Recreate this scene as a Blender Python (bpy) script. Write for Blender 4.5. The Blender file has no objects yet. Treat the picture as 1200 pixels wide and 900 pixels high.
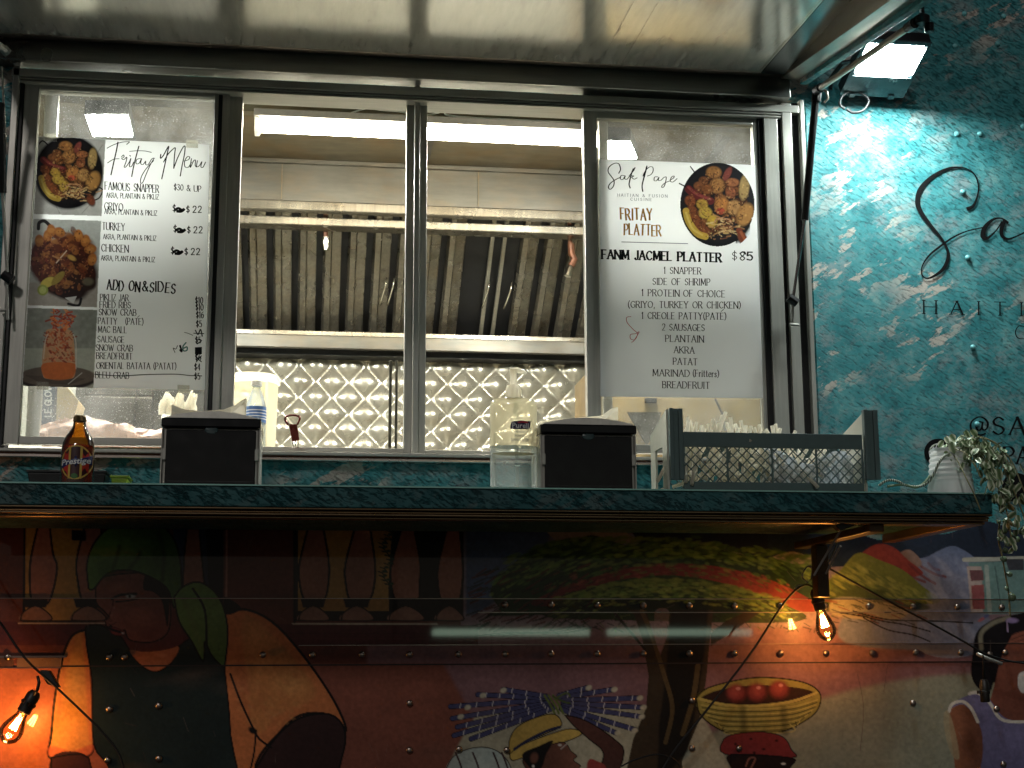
import bpy, bmesh, math, random
import numpy as np
from mathutils import Vector, Matrix, noise
R = math.radians
random.seed(7)
S = bpy.context.scene
C = S.collection

# ------------------------------------------------------------------ camera
F, YAW, PIT, ROL = 1700.0, R(7.85), R(10.75), R(-0.26)
CAM = Vector((0.0, -2.9, 1.45))
cy_, sy_, cp_, sp_ = math.cos(YAW), math.sin(YAW), math.cos(PIT), math.sin(PIT)
FW = Vector((sy_*cp_, cy_*cp_, sp_)); R0 = Vector((cy_, -sy_, 0)); U0 = R0.cross(FW)
RT = math.cos(ROL)*R0 + math.sin(ROL)*U0
UP = -math.sin(ROL)*R0 + math.cos(ROL)*U0
cd = bpy.data.cameras.new('camera'); cam = bpy.data.objects.new('camera', cd); C.objects.link(cam)
cd.sensor_width = 36; cd.lens = 36*F/1200; cd.clip_end = 500; cd.clip_start = 0.02
m = Matrix((RT, UP, -FW)).transposed().to_4x4(); m.translation = CAM
cam.matrix_world = m; S.camera = cam
# ------------------------------------------------------------------ night sky
W = bpy.data.worlds.new('World'); S.world = W; W.use_nodes = True
nt = W.node_tree; bg = nt.nodes['Background']
sky = nt.nodes.new('ShaderNodeTexSky'); sky.sky_type = 'NISHITA'; sky.sun_disc = False
sky.sun_elevation = R(-2.4); sky.sun_rotation = R(200)
hs_ = nt.nodes.new('ShaderNodeHueSaturation'); hs_.inputs['Saturation'].default_value = .35
nt.links.new(sky.outputs[0], hs_.inputs['Color']); nt.links.new(hs_.outputs[0], bg.inputs[0]); bg.inputs[1].default_value = 0.12
sl = bpy.data.lights.new('fill_sun', 'SUN'); sl.energy = 0.18; sl.angle = R(6); sl.color = (1, .95, .9)  # dim sun added as fill to lift the mural; no moon is known
so = bpy.data.objects.new('fill_sun', sl); C.objects.link(so); so.rotation_euler = (R(62), 0, R(-16))
S.view_settings.view_transform = 'Standard'; S.view_settings.look = 'None'
S.view_settings.exposure = 1.2; S.view_settings.gamma = 1
S.cycles.transparent_max_bounces = 16; S.cycles.max_bounces = 8
TUBE_E, PANEL_E, FLOOD_E, BULB_E = 36.0, 235.0, 108.0, 260.0

# ------------------------------------------------------------------ pixel <-> world
def ray(px, py):
    return FW + RT*((px-600)/F) + UP*((450-py)/F)
def at(px, py, Y):
    d = ray(px, py); t = (Y-CAM.y)/d.y
    return CAM + d*t
def atx(px, py, X):
    d = ray(px, py); t = (X-CAM.x)/d.x
    return CAM + d*t
def atz(px, py, Z):
    d = ray(px, py); t = (Z-CAM.z)/d.z
    return CAM + d*t
def X(px, py, Y): return at(px, py, Y).x
def Z(px, py, Y): return at(px, py, Y).z

# ------------------------------------------------------------------ object helpers
WL = {}
def wl(o): return WL.get(o.name, Vector((0,0,0))) if o else Vector((0,0,0))
def empty(name, loc, label, cat, group=None):
    o = bpy.data.objects.new(name, None); C.objects.link(o); o.location = loc
    o.empty_display_size = .05
    WL[o.name] = Vector(loc); o['label'] = label; o['category'] = cat
    if group: o['group'] = group
    return o
def tag(o, label=None, cat=None, group=None, kind=None):
    for k, v in (('label', label), ('category', cat), ('group', group), ('kind', kind)):
        if v: o[k] = v
    return o
class MB:
    def __init__(s): s.v = []; s.f = []
    def add(s, vs, fs):
        n = len(s.v); s.v += [Vector(v) for v in vs]; s.f += [tuple(i+n for i in f) for f in fs]; return s
    def box(s, x0, x1, y0, y1, z0, z1):
        if x0 > x1: x0, x1 = x1, x0
        if y0 > y1: y0, y1 = y1, y0
        if z0 > z1: z0, z1 = z1, z0
        return s.add([(x0,y0,z0),(x1,y0,z0),(x1,y1,z0),(x0,y1,z0),(x0,y0,z1),(x1,y0,z1),(x1,y1,z1),(x0,y1,z1)],
              [(3,2,1,0),(4,5,6,7),(0,1,5,4),(1,2,6,5),(2,3,7,6),(3,0,4,7)])
    def hexa(s, a, b):          # a, b: two matching quads
        return s.add(list(a)+list(b), [(3,2,1,0),(4,5,6,7),(0,1,5,4),(1,2,6,5),(2,3,7,6),(3,0,4,7)])
    def prism(s, pts, d):       # polygon pts (3d) extruded by vector d
        n = len(pts); d = Vector(d); P = [Vector(p) for p in pts]
        return s.add(P+[p+d for p in P], [tuple(range(n-1,-1,-1)), tuple(range(n,2*n))]+[(i,(i+1)%n,n+(i+1)%n,n+i) for i in range(n)])
    def tube(s, pts, r, seg=8, cap=True):
        P = [Vector(p) for p in pts]; n = len(P); rr = r if isinstance(r, (list, tuple)) else [r]*n
        base = len(s.v); prev = None
        for i, p in enumerate(P):
            t = (P[min(i+1,n-1)]-P[max(i-1,0)]).normalized()
            if prev is None:
                a = Vector((0,0,1)) if abs(t.z) < .9 else Vector((1,0,0)); u = t.cross(a).normalized()
            else:
                u = (prev - t*prev.dot(t)).normalized()
            prev = u; w = t.cross(u)
            for k in range(seg):
                an = 2*math.pi*k/seg; s.v.append(p+(u*math.cos(an)+w*math.sin(an))*rr[i])
        for i in range(n-1):
            for k in range(seg):
                a = base+i*seg+k; b = base+i*seg+(k+1)%seg; s.f.append((a, b, b+seg, a+seg))
        if cap:
            s.f.append(tuple(base+k for k in range(seg-1,-1,-1))); s.f.append(tuple(base+(n-1)*seg+k for k in range(seg)))
        return s
    def lathe(s, prof, c, seg=32, sx=1, sy=1, axis=None):   # prof: (r, z)
        base = len(s.v); n = len(prof); M = Matrix.Identity(3) if axis is None else axis
        for r, z in prof:
            for k in range(seg):
                an = 2*math.pi*k/seg; s.v.append(Vector(c)+M@Vector((r*math.cos(an)*sx, r*math.sin(an)*sy, z)))
        for i in range(n-1):
            for k in range(seg):
                a = base+i*seg+k; b = base+i*seg+(k+1)%seg; s.f.append((a, b, b+seg, a+seg))
        if prof[0][0] > 1e-6: s.f.append(tuple(base+k for k in range(seg-1,-1,-1)))
        if prof[-1][0] > 1e-6: s.f.append(tuple(base+(n-1)*seg+k for k in range(seg)))
        return s
    def build(s, name, mat, parent=None, smooth=False, bevel=0, org=None, **kw):
        me = bpy.data.meshes.new(name)
        o0 = wl(parent) if parent else Vector(org or (0,0,0))
        me.from_pydata([v-o0 for v in s.v], [], s.f); me.materials.append(mat)
        if smooth: me.shade_smooth()
        if smooth == 2: me.set_sharp_from_angle(angle=R(35))
        o = bpy.data.objects.new(name, me); C.objects.link(o)
        if parent: o.parent = parent; WL[o.name] = wl(parent)
        else: o.location = o0; WL[o.name] = o0
        if bevel:
            b = o.modifiers.new('bevel', 'BEVEL'); b.width = bevel; b.segments = 2; b.limit_method = 'ANGLE'
            b.harden_normals = False
        if kw: tag(o, **kw)
        return o
def axis_to(d):
    return Vector(d).normalized().to_track_quat('Z', 'Y').to_matrix()

# ------------------------------------------------------------------ materials
def srgb(c):
    f = lambda u: u/12.92 if u <= .04045 else ((u+.055)/1.055)**2.4
    return tuple(f(x/255) for x in c)
MATS = {}
class NM:
    def __init__(s, name):
        s.m = bpy.data.materials.new(name); s.m.use_nodes = True; s.t = s.m.node_tree; s.b = s.t.nodes['Principled BSDF']
        s.out = s.t.nodes['Material Output']; MATS[name] = s.m
    def n(s, ty, **kw):
        x = s.t.nodes.new('ShaderNode'+ty)
        for k, v in kw.items():
            if k in x.inputs: x.inputs[k].default_value = v
            else: setattr(x, k, v)
        return x
    def l(s, a, b): s.t.links.new(a, b)
    def coord(s, scale=(1,1,1), rot=(0,0,0)):
        g = s.n('NewGeometry'); o = g.outputs['Position']
        if any(rot): r = s.n('Mapping'); r.inputs['Rotation'].default_value = rot; s.l(o, r.inputs[0]); o = r.outputs[0]
        mp = s.n('Mapping'); mp.inputs['Scale'].default_value = scale
        s.l(o, mp.inputs[0]); return mp.outputs[0]
    def noise(s, co, scale, detail=4, rough=.5):
        x = s.n('TexNoise', Scale=scale, Detail=detail, Roughness=rough); s.l(co, x.inputs['Vector']); return x.outputs['Fac']
    def ramp(s, fac, stops):
        r = s.n('ValToRGB'); e = r.color_ramp.elements
        while len(e) < len(stops): e.new(.5)
        for i, (p, c) in enumerate(stops): e[i].position = p; e[i].color = (c[0], c[1], c[2], 1) if not isinstance(c, (int, float)) else (c, c, c, 1)
        s.l(fac, r.inputs[0]); return r.outputs[0]
    def mix(s, fac, a, b, mode='MIX'):
        x = s.n('Mix', data_type='RGBA', blend_type=mode)
        for sock, v in ((x.inputs[0], fac), (x.inputs[6], a), (x.inputs[7], b)):
            if hasattr(v, 'links'): s.l(v, sock)
            else: sock.default_value = v if isinstance(v, (int, float)) else (*v[:3], 1)
        return x.outputs[2]
    def bump(s, h, strength=.3, dist=.002):
        x = s.n('Bump', Strength=strength, Distance=dist); s.l(h, x.inputs['Height']); s.l(x.outputs[0], s.b.inputs['Normal']); return x
    def set(s, **kw):
        for k, v in kw.items():
            k = k.replace('_', ' ')
            if hasattr(v, 'links'): s.l(v, s.b.inputs[k])
            else: s.b.inputs[k].default_value = (*v, 1) if isinstance(v, tuple) and len(v) == 3 else v
        return s
def plain(name, col, rough=.5, metal=0, coat=0, var=.12, vs=60, bump=0.0, spec=.5):
    a = NM(name); c = srgb(col)
    co = a.coord(); n = a.noise(co, vs, 5, .6)
    a.set(Base_Color=a.ramp(n, [(.3, tuple(x*(1-var) for x in c)), (.7, tuple(min(1, x*(1+var)) for x in c))]),
          Metallic=metal, Coat_Weight=coat)
    a.set(Roughness=a.ramp(a.noise(co, vs*.6, 3), [(.3, max(0, rough-.07)), (.7, min(1, rough+.07))]))
    a.b.inputs['Specular IOR Level'].default_value = spec
    if bump: a.bump(n, bump, .001)
    return a.m
def steel(name, col, rough=.28, stretch=(1,1,1), sc=40, var=.2, bump=.06, dirt=0, metal=1.0, wav=0):
    a = NM(name); c = srgb(col); co = a.coord(stretch)
    n = a.noise(co, sc, 6, .65); base = a.ramp(n, [(.25, tuple(x*(1-var) for x in c)), (.75, tuple(min(1, x*(1+var)) for x in c))])
    if dirt:
        d = a.noise(a.coord((1,1,2.2)), 7, 8, .7)
        base = a.mix(a.ramp(d, [(.45, 0), (.62, dirt)]), base, srgb((112, 92, 60)))
    a.set(Base_Color=base, Metallic=metal)
    rn = a.noise(a.coord(), 9, 4)
    a.set(Roughness=a.ramp(rn, [(.3, rough*.8), (.75, min(1, rough*1.35))]))
    if wav:
        w = a.noise(a.coord(), 5, 2); add = a.n('Math', operation='MULTIPLY_ADD'); a.l(w, add.inputs[0]); add.inputs[1].default_value = wav; a.l(n, add.inputs[2])
        a.bump(add.outputs[0], bump, .002)
    else: a.bump(n, bump, .001)
    return a.m
M_alu = steel('brushed_aluminium', (178,176,168), .36, (1,1,.05), 160, .18, .05, metal=.4)
M_aluh = steel('brushed_aluminium_rail', (178,176,168), .36, (.04,1,1), 160, .18, .05, metal=.4)
M_awn = steel('awning_sheet', (214,211,200), .16, (1,.15,1), 60, .16, .10, wav=1.5, metal=.68)
M_steel = steel('stainless', (140,136,122), .3, (.05,1,1), 120, .15, .04, metal=0.6)
M_hood = steel('hood_steel', (88,86,78), .40, (.15,1,1), 60, .2, .05, dirt=.2, metal=.7)
M_grime = steel('grimy_steel', (104,96,76), .45, (.3,1,1), 30, .3, .15, dirt=.75, metal=.5)
M_baf = steel('baffle_steel', (120,115,102), .26, (1,1,.08), 90, .35, .08, dirt=.3, metal=.75)
M_quilt = steel('quilted_steel', (150,146,130), .26, (1,1,1), 90, .12, .06, dirt=.25, metal=.5)
M_darkst = steel('dark_panel', (70,66,56), .4, (1,1,1), 200, .5, .1)
M_rubber = plain('black_rubber', (16,16,17), .55)
M_blackpl = plain('black_plastic', (5,6,9), .16, var=.05)
M_blackm = plain('black_metal', (20,20,22), .35)
M_ceil = plain('ceiling_sheet', (150,145,130), .6, vs=8)
M_floor = plain('pale_lining', (215,212,200), .6, vs=8)
M_int = steel('interior_wall', (170,155,120), .5, (1,1,.4), 12, .2, .05, dirt=.4, metal=.6)
M_white = plain('white_paper', (226,226,222), .8, var=.02)
M_sign = plain('sign_board', (232,234,237), .4, var=.02, vs=10)
def translucent(m, f, col):
    t = m.node_tree; b = t.nodes['Principled BSDF']; o = t.nodes['Material Output']; tl = t.nodes.new('ShaderNodeBsdfTranslucent'); tl.inputs[0].default_value = (*srgb(col), 1)
    x = t.nodes.new('ShaderNodeMixShader'); x.inputs[0].default_value = f; t.links.new(b.outputs[0], x.inputs[1]); t.links.new(tl.outputs[0], x.inputs[2]); t.links.new(x.outputs[0], o.inputs[0])
translucent(M_sign, .65, (245,245,245)); translucent(M_white, .25, (230,228,220))
M_ink = plain('black_ink', (12,12,14), .75, var=0, spec=.15)
M_greyink = plain('grey_ink', (95,98,110), .6, var=0)
M_gold = plain('gold_ink', (214,150,60), .5, var=.25, vs=300)
M_red = plain('red_ink', (180,60,70), .6)
M_whiteink = plain('white_ink', (235,235,235), .5, var=0)
M_purple = plain('purple_ink', (40,20,70), .5)
M_greenink = plain('green_marker', (40,110,105), .6)
M_wood = plain('painted_bracket', (96,66,32), .45, var=.3, vs=30, bump=.2)
M_asph = plain('asphalt', (62,62,64), .9, vs=90, var=.4, bump=.6)
M_rust = plain('rusty_steel', (92,58,38), .5, metal=.5, var=.4, vs=80)
def emit(name, col, e):
    a = NM(name); a.t.nodes.remove(a.b); x = a.n('Emission'); x.inputs[0].default_value = (*col, 1); x.inputs[1].default_value = e
    a.l(x.outputs[0], a.out.inputs[0]); return a.m
M_tube = emit('tube_glow', (1, .92, .74), TUBE_E)
M_panel = emit('panel_glow', (.97, .98, .93), PANEL_E)
M_flood = emit('flood_glow', (.88, 1, .97), FLOOD_E)
M_fil = emit('filament_glow', (1, .46, .12), BULB_E)
def glass(name, tint=(1,1,1), dirt=0.0, refl=1.0, milk=0.0, mcol=(.9,.85,.7), rough=.02):
    a = NM(name); a.t.nodes.remove(a.b)
    tr = a.n('BsdfTransparent'); tr.inputs[0].default_value = (*tint, 1)
    gl = a.n('BsdfGlossy'); gl.inputs['Roughness'].default_value = rough
    lw = a.n('LayerWeight'); lw.inputs[0].default_value = .35
    mu = a.n('Math', operation='MULTIPLY_ADD'); a.l(lw.outputs['Fresnel'], mu.inputs[0]); mu.inputs[1].default_value = .9*refl; mu.inputs[2].default_value = .04*refl
    mx = a.n('MixShader'); a.l(mu.outputs[0], mx.inputs[0]); a.l(tr.outputs[0], mx.inputs[1]); a.l(gl.outputs[0], mx.inputs[2])
    last = mx.outputs[0]
    if milk:
        tl = a.n('BsdfTranslucent'); tl.inputs[0].default_value = (*mcol, 1); df = a.n('BsdfDiffuse'); df.inputs[0].default_value = (*mcol, 1)
        m1 = a.n('MixShader'); m1.inputs[0].default_value = .4; a.l(tl.outputs[0], m1.inputs[1]); a.l(df.outputs[0], m1.inputs[2])
        m2 = a.n('MixShader'); m2.inputs[0].default_value = milk; a.l(last, m2.inputs[1]); a.l(m1.outputs[0], m2.inputs[2]); last = m2.outputs[0]
    if dirt:
        co = a.coord(); vo = a.n('TexVoronoi', Scale=190.0); a.l(co, vo.inputs['Vector'])
        big = a.noise(co, 9, 5, .7)
        sp = a.ramp(vo.outputs['Distance'], [(.10, 1), (.2, 0)])
        am = a.mix(1.0, sp, a.ramp(big, [(.42, .0), (.68, 1)]), 'MULTIPLY')
        ad = a.mix(1.0, am, a.ramp(a.noise(co, 5, 8, .75), [(.38, .03), (.75, .38)]), 'ADD')
        df = a.n('BsdfDiffuse'); df.inputs[0].default_value = (.8,.8,.78,1); tl = a.n('BsdfTranslucent'); tl.inputs[0].default_value = (.8,.8,.78,1)
        m1 = a.n('MixShader'); m1.inputs[0].default_value = .5; a.l(df.outputs[0], m1.inputs[1]); a.l(tl.outputs[0], m1.inputs[2])
        mm = a.n('Math', operation='MULTIPLY'); a.l(ad, mm.inputs[0]); mm.inputs[1].default_value = dirt
        m2 = a.n('MixShader'); a.l(mm.outputs[0], m2.inputs[0]); a.l(last, m2.inputs[1]); a.l(m1.outputs[0], m2.inputs[2]); last = m2.outputs[0]
    a.l(last, a.out.inputs[0]); return a.m
M_glass = glass('window_glass', (.93,.95,.93), .9, 1.0)
M_bulbg = glass('bulb_glass', (1,.86,.6), 0, 1.0)
M_clear = glass('clear_plastic', (.90,.93,.90), 0, .8, .16, (.8,.85,.83))
M_gel = glass('sanitizer_gel', (.97,.94,.84), 0, 1.3, .30, (.95,.88,.66))
M_beer = glass('amber_glass', (.80,.48,.10), 0, 1.2)
M_bucket = glass('bucket_plastic', (.95,.93,.85), 0, .4, .55, (.9,.86,.72))
M_bag = glass('thin_plastic_bag', (.9,.92,.95), 0, 1.5, .35, (.8,.83,.88), .12)
# teal printed wrap
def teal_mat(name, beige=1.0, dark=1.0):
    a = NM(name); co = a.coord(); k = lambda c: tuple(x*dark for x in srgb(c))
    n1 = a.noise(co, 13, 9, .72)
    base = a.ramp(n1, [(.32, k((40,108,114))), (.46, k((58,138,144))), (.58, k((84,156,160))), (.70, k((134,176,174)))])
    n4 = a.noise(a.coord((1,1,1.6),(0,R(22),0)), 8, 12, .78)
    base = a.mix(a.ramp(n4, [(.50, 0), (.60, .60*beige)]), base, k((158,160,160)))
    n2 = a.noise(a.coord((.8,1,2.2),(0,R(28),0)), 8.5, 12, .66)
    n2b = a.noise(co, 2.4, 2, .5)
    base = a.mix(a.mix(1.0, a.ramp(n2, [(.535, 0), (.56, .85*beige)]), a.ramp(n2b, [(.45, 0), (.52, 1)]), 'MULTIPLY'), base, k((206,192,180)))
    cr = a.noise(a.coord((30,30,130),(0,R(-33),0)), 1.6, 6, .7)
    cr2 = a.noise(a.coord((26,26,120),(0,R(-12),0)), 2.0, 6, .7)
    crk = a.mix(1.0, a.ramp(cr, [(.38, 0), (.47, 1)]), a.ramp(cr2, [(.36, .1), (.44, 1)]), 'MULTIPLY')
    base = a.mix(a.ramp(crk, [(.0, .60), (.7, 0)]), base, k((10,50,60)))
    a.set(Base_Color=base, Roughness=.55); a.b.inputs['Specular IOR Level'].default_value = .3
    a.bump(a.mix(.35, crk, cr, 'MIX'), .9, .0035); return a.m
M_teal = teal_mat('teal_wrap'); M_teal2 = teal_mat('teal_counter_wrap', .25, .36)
def attr_mat(name, rough=.35, bump=.12, coat=0.0, bs=120):
    a = NM(name); at_ = a.n('Attribute', attribute_name='paint'); co = a.coord()
    v = a.ramp(a.noise(co, bs, 6, .7), [(.25, .82), (.75, 1.12)])
    a.set(Base_Color=a.mix(1.0, at_.outputs['Color'], v, 'MULTIPLY'), Roughness=rough, Coat_Weight=coat); a.b.inputs['Coat Roughness'].default_value = .03
    b = a.noise(a.coord((1,1,1)), 4, 3)
    mm = a.n('Math', operation='MULTIPLY_ADD'); a.l(b, mm.inputs[0]); mm.inputs[1].default_value = 3; a.l(a.noise(co, bs*2, 4), mm.inputs[2])
    a.bump(mm.outputs[0], bump, .002); return a.m
M_mural = attr_mat('mural_vinyl', .42, .10, .45); M_mural.node_tree.nodes['Principled BSDF'].inputs['Specular IOR Level'].default_value = .15
M_print = attr_mat('printed_photo', .45, .02)
t_ = M_print.node_tree; tl_ = t_.nodes.new('ShaderNodeBsdfTranslucent'); x_ = t_.nodes.new('ShaderNodeMixShader'); x_.inputs[0].default_value = .6
for l_ in [l for l in t_.links if l.to_socket.name == 'Base Color']: t_.links.new(l_.from_socket, tl_.inputs[0])
t_.links.new(t_.nodes['Principled BSDF'].outputs[0], x_.inputs[1]); t_.links.new(tl_.outputs[0], x_.inputs[2]); t_.links.new(x_.outputs[0], t_.nodes['Material Output'].inputs[0])

# ------------------------------------------------------------------ painted canvases
def smooth(pts, closed=True, k=6):
    n = len(pts); out = []
    P = [np.array(p, float) for p in pts]
    rng = range(n) if closed else range(n-1)
    for i in rng:
        if closed: a, b, c, d = P[i-1], P[i], P[(i+1) % n], P[(i+2) % n]
        else: a, b, c, d = P[max(i-1,0)], P[i], P[i+1], P[min(i+2,n-1)]
        for j in range(k):
            t = j/k
            out.append(.5*((2*b)+(c-a)*t+(2*a-5*b+4*c-d)*t*t+(3*b-a-3*c+d)*t**3))
    if not closed: out.append(P[-1])
    return np.array(out)
class Canvas:
    def __init__(s, x0, y0, x1, y1, res):
        s.x0, s.y0, s.res = x0, y0, res; s.w = int((x1-x0)*res)+1; s.h = int((y1-y0)*res)+1
        s.a = np.zeros((s.h, s.w, 3)); s.keep = np.ones((s.h, s.w), bool)
        s.XX, s.YY = np.meshgrid(x0+np.arange(s.w)/res, y0+np.arange(s.h)/res)
    def fill(s, col): s.a[:] = srgb(col)
    def _mask(s, P, pad=2):
        r = s.res; ix0 = max(0, int((P[:,0].min()-pad-s.x0)*r)); ix1 = min(s.w, int((P[:,0].max()+pad-s.x0)*r)+2)
        iy0 = max(0, int((P[:,1].min()-pad-s.y0)*r)); iy1 = min(s.h, int((P[:,1].max()+pad-s.y0)*r)+2)
        if ix1 <= ix0 or iy1 <= iy0: return None
        return slice(iy0, iy1), slice(ix0, ix1)
    def inside(s, P, sl, dx=0, dy=0):
        x = s.XX[sl]+dx; y = s.YY[sl]+dy; ins = np.zeros(x.shape, bool); n = len(P)
        yr = y[:,0]
        for i in range(n):
            xa, ya = P[i]; xb, yb = P[(i+1) % n]
            if ya == yb: continue
            rows = np.nonzero((yr >= min(ya,yb)) & (yr < max(ya,yb)))[0]
            if len(rows) == 0: continue
            xc = xa+(yr[rows]-ya)/(yb-ya)*(xb-xa)
            ins[rows] ^= x[rows] < xc[:,None]
        return ins
    def poly(s, pts, col, alpha=1, sm=True, soft=0, col2=None, ang=90, line=None, lw=1.5):
        P = smooth(pts) if sm else np.array(pts, float)
        sl = s._mask(P, 2+soft*3)
        if sl is None: return
        q = .25/s.res
        mk = sum(s.inside(P, sl, a, b).astype(float) for a in (-q,q) for b in (-q,q))/4
        for _ in range(int(soft*s.res)):
            p = np.pad(mk, 1, mode='edge'); mk = (p[:-2,1:-1]+p[2:,1:-1]+p[1:-1,:-2]+p[1:-1,2:]+p[1:-1,1:-1])/5
        c = np.array(srgb(col))
        if col2:
            d = np.array([math.cos(R(ang)), math.sin(R(ang))]); t = s.XX[sl]*d[0]+s.YY[sl]*d[1]; pr = P@d
            t = np.clip((t-pr.min())/(pr.max()-pr.min()+1e-6), 0, 1)[...,None]; c = c*(1-t)+np.array(srgb(col2))*t
        mk = (mk*alpha)[...,None]; s.a[sl] = s.a[sl]*(1-mk)+c*mk
        if line: s.stroke(list(pts)+[pts[0]], lw, line, sm=sm)
    def stroke(s, pts, w, col, alpha=1, sm=True, soft=.6):
        P = smooth(pts, False, 4) if sm and len(pts) > 2 else np.array(pts, float)
        sl = s._mask(P, w+2)
        if sl is None: return
        x, y = s.XX[sl], s.YY[sl]; D = np.full(x.shape, 1e9)
        for (xa, ya), (xb, yb) in zip(P[:-1], P[1:]):
            dx, dy = xb-xa, yb-ya; L = dx*dx+dy*dy+1e-9
            t = np.clip(((x-xa)*dx+(y-ya)*dy)/L, 0, 1); D = np.minimum(D, np.hypot(x-xa-t*dx, y-ya-t*dy))
        mk = (np.clip((w/2-D)/soft+.5, 0, 1)*alpha)[...,None]; s.a[sl] = s.a[sl]*(1-mk)+np.array(srgb(col))*mk
    def blob(s, cx, cy, rx, ry, col, alpha=1, rot=0, hard=2.0):
        r = max(rx, ry)*1.6; P = np.array([(cx-r,cy-r),(cx+r,cy+r)]); sl = s._mask(P)
        if sl is None: return
        x, y = s.XX[sl]-cx, s.YY[sl]-cy; c_, s_ = math.cos(rot), math.sin(rot)
        u, v = (x*c_+y*s_)/rx, (-x*s_+y*c_)/ry; d = np.sqrt(u*u+v*v)
        mk = (np.clip((1.15-d)*hard, 0, 1)*alpha)[...,None]; s.a[sl] = s.a[sl]*(1-mk)+np.array(srgb(col))*mk
    def noise(s, amp, cell, seed=1):
        rs = np.random.RandomState(seed); g = rs.rand(int(s.h/cell)+3, int(s.w/cell)+3)
        yy = np.arange(s.h)/cell; xx = np.arange(s.w)/cell; yi, xi = yy.astype(int), xx.astype(int); fy, fx = (yy-yi)[:,None], (xx-xi)[None]
        fy = fy*fy*(3-2*fy); fx = fx*fx*(3-2*fx)
        v = (g[yi][:,xi]*(1-fx)+g[yi][:,xi+1]*fx)*(1-fy)+(g[yi+1][:,xi]*(1-fx)+g[yi+1][:,xi+1]*fx)*fy
        s.a *= (1+amp*(v-.5)*2)[...,None]
    def build(s, name, mat, Y, parent, dim=1, **kw):
        if dim != 1: g_ = s.a.mean(2, keepdims=True); s.a = (g_+(s.a-g_)*.82)*dim
        d = (np.array(FW)[None,None]+np.array(RT)[None,None]*((s.XX-600)/F)[...,None]+np.array(UP)[None,None]*((450-s.YY)/F)[...,None])
        t = (Y-CAM.y)/d[...,1]; P = np.array(CAM)+d*t[...,None]-np.array(wl(parent))
        n = s.h*s.w; idx = np.arange(n).reshape(s.h, s.w)
        q = np.stack([idx[:-1,:-1], idx[1:,:-1], idx[1:,1:], idx[:-1,1:]], -1).reshape(-1,4)
        kp = s.keep[:-1,:-1].reshape(-1); q = q[kp]; nf = len(q)
        me = bpy.data.meshes.new(name); me.vertices.add(n); me.vertices.foreach_set('co', P.reshape(-1).astype(np.float32))
        me.loops.add(nf*4); me.loops.foreach_set('vertex_index', q.reshape(-1).astype(np.int32))
        me.polygons.add(nf); me.polygons.foreach_set('loop_start', np.arange(0, nf*4, 4, dtype=np.int32))
        me.update(calc_edges=True)
        ca = me.color_attributes.new('paint', 'FLOAT_COLOR', 'POINT')
        ca.data.foreach_set('color', np.concatenate([np.clip(s.a,0,1).reshape(-1,3), np.ones((n,1))], 1).astype(np.float32).reshape(-1))
        me.materials.append(mat); o = bpy.data.objects.new(name, me); C.objects.link(o); o.parent = parent; WL[o.name] = wl(parent)
        if kw: tag(o, **kw)
        return o

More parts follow.
